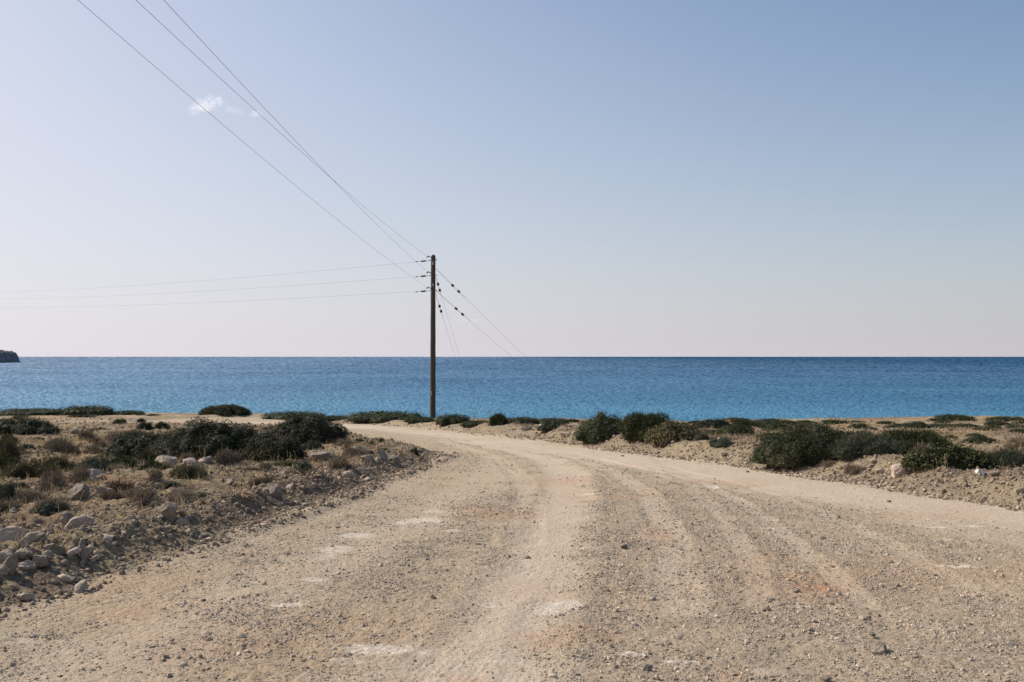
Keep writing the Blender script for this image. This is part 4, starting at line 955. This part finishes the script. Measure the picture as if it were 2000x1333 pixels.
def tube_line(pts, r): return tube_np(pts, r, r, 6)
def shed_stack(a, d, L, r, n):
    """ribbed insulator body along direction d from a"""
    pts = []; V = []; seg = 10; d = d/np.linalg.norm(d); u = np.cross(d, [0, 0, 1]); u /= np.linalg.norm(u); v = np.cross(d, u); K = n*4+1
    for i in range(K):
        c = a+d*L*i/(K-1); rr2 = r*(1.0 if i % 4 in (1, 2) else .72); rr2 = r*.3 if i in (0, K-1) else rr2
        for k in range(seg): t = 2*math.pi*k/seg; V.append(c+(u*math.cos(t)+v*math.sin(t))*rr2)
    f = [[i*seg+k, i*seg+(k+1) % seg, (i+1)*seg+(k+1) % seg, (i+1)*seg+k] for i in range(K-1) for k in range(seg)]
    V.append(a); V.append(a+d*L); n0 = len(V)-2
    tr = [[n0, (k+1) % seg, k] for k in range(seg)]+[[n0+1, (K-1)*seg+k, (K-1)*seg+(k+1) % seg] for k in range(seg)]
    return np.array(V), np.array(f), np.array(tr)
def fit_span(p0, x1, y1, samples):
    A = []; B = []
    for px, py in samples:
        u = (px-1000)/F; v = (HOR-py)/F; t = (p0[0]-u*p0[1])/((p0[0]-x1)-u*(p0[1]-y1)); Y = p0[1]+(y1-p0[1])*t
        A.append([t, -4*t*(1-t)]); B.append(H+v*Y-p0[2]*(1-t))
    (z1, s), *_ = np.linalg.lstsq(np.array(A), np.array(B), rcond=None)
    t = np.linspace(0, 1, 70)[:, None]; p0 = np.array(p0); p1 = np.array([x1, y1, z1])
    P = p0+(p1-p0)*t; P[:, 2] -= (4*s*t*(1-t))[:, 0]; return P
near = [((838, 502), [(265, 0), (437, 160), (540, 253), (780, 460)], -6.6, 'overhead wire from the pole top, second from the left where wires leave the photo top'),
        ((838, 532.5), [(320, 0), (468, 160), (540, 237), (758, 460)], -5.2, 'overhead wire from the middle hook, rightmost where wires leave the photo top'),
        ((836, 562.5), [(152, 0), (340, 162), (453, 260), (700, 462)], -8.6, 'overhead wire from the lowest hook, leftmost where wires leave the photo top')]
for (ax, ay), smp, x1, lab in near:
    p0 = pix(ax-1.5, ay, 46.75); P = fit_span(p0, x1, -12, smp); root = empty('power_line', p0)
    obj('wire', join_tubes('wire', [tube_line(P-p0, .0034)], M['wire']), root); tag(root, lab, 'power line', 'wires passing over the camera'); print('span', P[-1], P[35])
far = [(509, [(0, 571), (220, 560), (430, 546.5), (640, 530)], 'highest of the three wires running left from the pole'), (538.5, [(0, 584.5), (220, 577), (430, 568), (640, 555.5)], 'middle one of the three wires running left from the pole'), (568, [(0, 601), (220, 596.5), (430, 591), (640, 581.5)], 'lowest of the three wires running left from the pole')]
for ay, smp, lab in far:
    p0 = pix(841, ay, 47); P = fit_span(p0, -66, 110, [(813, ay+2.5)]+smp); root = empty('power_line', p0); Q = P-p0
    d = np.array([-1, 1.02, 0.0]); q0 = pix(813, ay+2.4, 47.65)-p0; dd = q0/np.linalg.norm(q0); LL = np.linalg.norm(q0)
    T = [tube_np([[0, 0, 0], dd*LL*.28], .014, .014, 6), tube_np([dd*LL*.28, dd*LL*.40], .024, .02, 6)]; obj('link', join_tubes('link', T, M['metal']), root)
    obj('insulator', join_tubes('insulator', [shed_stack(dd*LL*.36, dd, LL*.30, .047, 3)], M['ceramic']), root)
    T = [tube_np([dd*LL*.66, dd*LL*.92], .012, .01, 6), tube_np([dd*LL*.92, dd*LL*1.06], .03, .022, 6)]; obj('clamp', join_tubes('clamp', T, M['metal']), root)
    k = np.argmax(np.linalg.norm(Q, axis=1) > LL*1.05); W_ = np.vstack([[dd*LL*1.04], Q[k:]]); obj('wire', join_tubes('wire', [tube_line(W_, .0042)], M['wire']), root)
    tag(root, lab, 'power line', 'wires running left to the next pole'); print('far', P[-1])
def guy(ax, ay, gx, gy, ins, lab, grp, Yg):
    p0 = pix(ax, ay, 47.05); p1 = pix(gx, gy, Yg); p1[2] = min(p1[2], gz(p1[0], p1[1])); 
    p1 = pix(gx, gy, Yg); root = empty('guy_wire', p0); D = p1-p0
    def at(px, py):      # where the line passes over that photo point
        u = (px-1000)/F; t = (p0[0]-u*p0[1])/((p0[0]-p1[0])-u*(p0[1]-p1[1])); return t
    n = 24; t = np.linspace(0, 1, n)[:, None]; P = D*t; P[:, 2] -= (4*.10*t*(1-t))[:, 0]
    def pt(tt): q = D*tt; q = q.copy(); q[2] -= 4*.10*tt*(1-tt); return q
    t2 = at(*ins[1]); k = [tt for tt in (0, t2*.3, t2*.6, t2, t2*1.25)]
    obj('upper_rod', join_tubes('upper_rod', [tube_line(np.array([pt(a) for a in np.linspace(0, t2*1.3, 8)]), .008)], M['wire']), root)
    for q in ins:
        tt = at(*q); c = pt(tt); d = D/np.linalg.norm(D); obj('insulator', join_tubes('insulator', [shed_stack(c-d*.085, d, .17, .062, 2)], M['ceramic']), root)
    obj('wire', join_tubes('wire', [tube_line(np.array([pt(a) for a in np.linspace(t2*1.28, 1, 20)]), .0038)], M['wire']), root)
    tag(root, lab, 'guy wire', grp)
guy(850, 524, 1178, 838, [(884, 556), (896, 567)], 'upper guy wire of the pair slanting far right from the pole', 'guy wires anchoring the pole', 52.5)
guy(850, 567, 1170, 838, [(891, 602), (903.5, 612.5)], 'lower guy wire of the pair slanting far right from the pole', 'guy wires anchoring the pole', 52.5)
guy(851.5, 542, 942, 838, [(855.5, 552.5), (859, 564.5)], 'upper guy wire of the steep pair beside the pole', 'guy wires anchoring the pole', 58)
guy(851, 574, 935, 838, [(858.5, 598.5), (861.5, 607)], 'lower guy wire of the steep pair beside the pole', 'guy wires anchoring the pole', 58)

# ------------------------------------------------------------ clouds
def cloud(px, py, wpx, hpx, dens, lab, seed, tilt=0.0, Y=3000):
    c = pix(px, py, Y); W = wpx*Y/F; Hh = hpx*Y/F
    me = mesh_np('cloud', ICO[3][0]*[W/2, W/3, Hh/2], ICO[3][1], cm(dens, W, Hh, seed))
    o = obj('cloud', me, loc=c); o.rotation_euler = (0, -tilt, 0); tag(o, lab, 'cloud'); return o
def cm(dens, W, Hh, seed):
    n = NT('cloud_vapour'); t = n.t; t.nodes.remove(n.b); pv = t.nodes.new('ShaderNodeVolumePrincipled'); n.l(pv.outputs[0], n.out.inputs['Volume'])
    pv.inputs['Color'].default_value = (1, .97, .97, 1); pv.inputs['Anisotropy'].default_value = .45
    s = n.scale(n.loc, (2/W, 3/W, 2/Hh)); ln = t.nodes.new('ShaderNodeVectorMath'); ln.operation = 'LENGTH'; n.l(s, ln.inputs[0])
    mp = t.nodes.new('ShaderNodeVectorMath'); mp.operation = 'ADD'; n.l(n.loc, mp.inputs[0]); mp.inputs[1].default_value = (seed*911, 0, 0)
    no = n.noise(1.0/22, 6, .62, mp.outputs[0], 1.0)
    f = n.math('SUBTRACT', no, n.math('MULTIPLY', n.math('POWER', ln.outputs['Value'], 2.0), .22)); f = n.mr(f, .42, .62, 0, dens); n.l(f, pv.inputs['Density']); return n.m
cloud(403, 205, 96, 38, .034, 'small ragged white cloud high left of the pole, crossed by a wire', 1, .35)
cloud(455, 215, 70, 24, .014, 'very faint wisp between the two small white clouds', 2, -.2)
cloud(500, 222, 38, 20, .028, 'tiny white cloud puff right of the ragged one', 3, -.3)
cloud(915, 626, 110, 9, .02, 'faint thin streak of cloud low behind the guy wires', 4, 0)
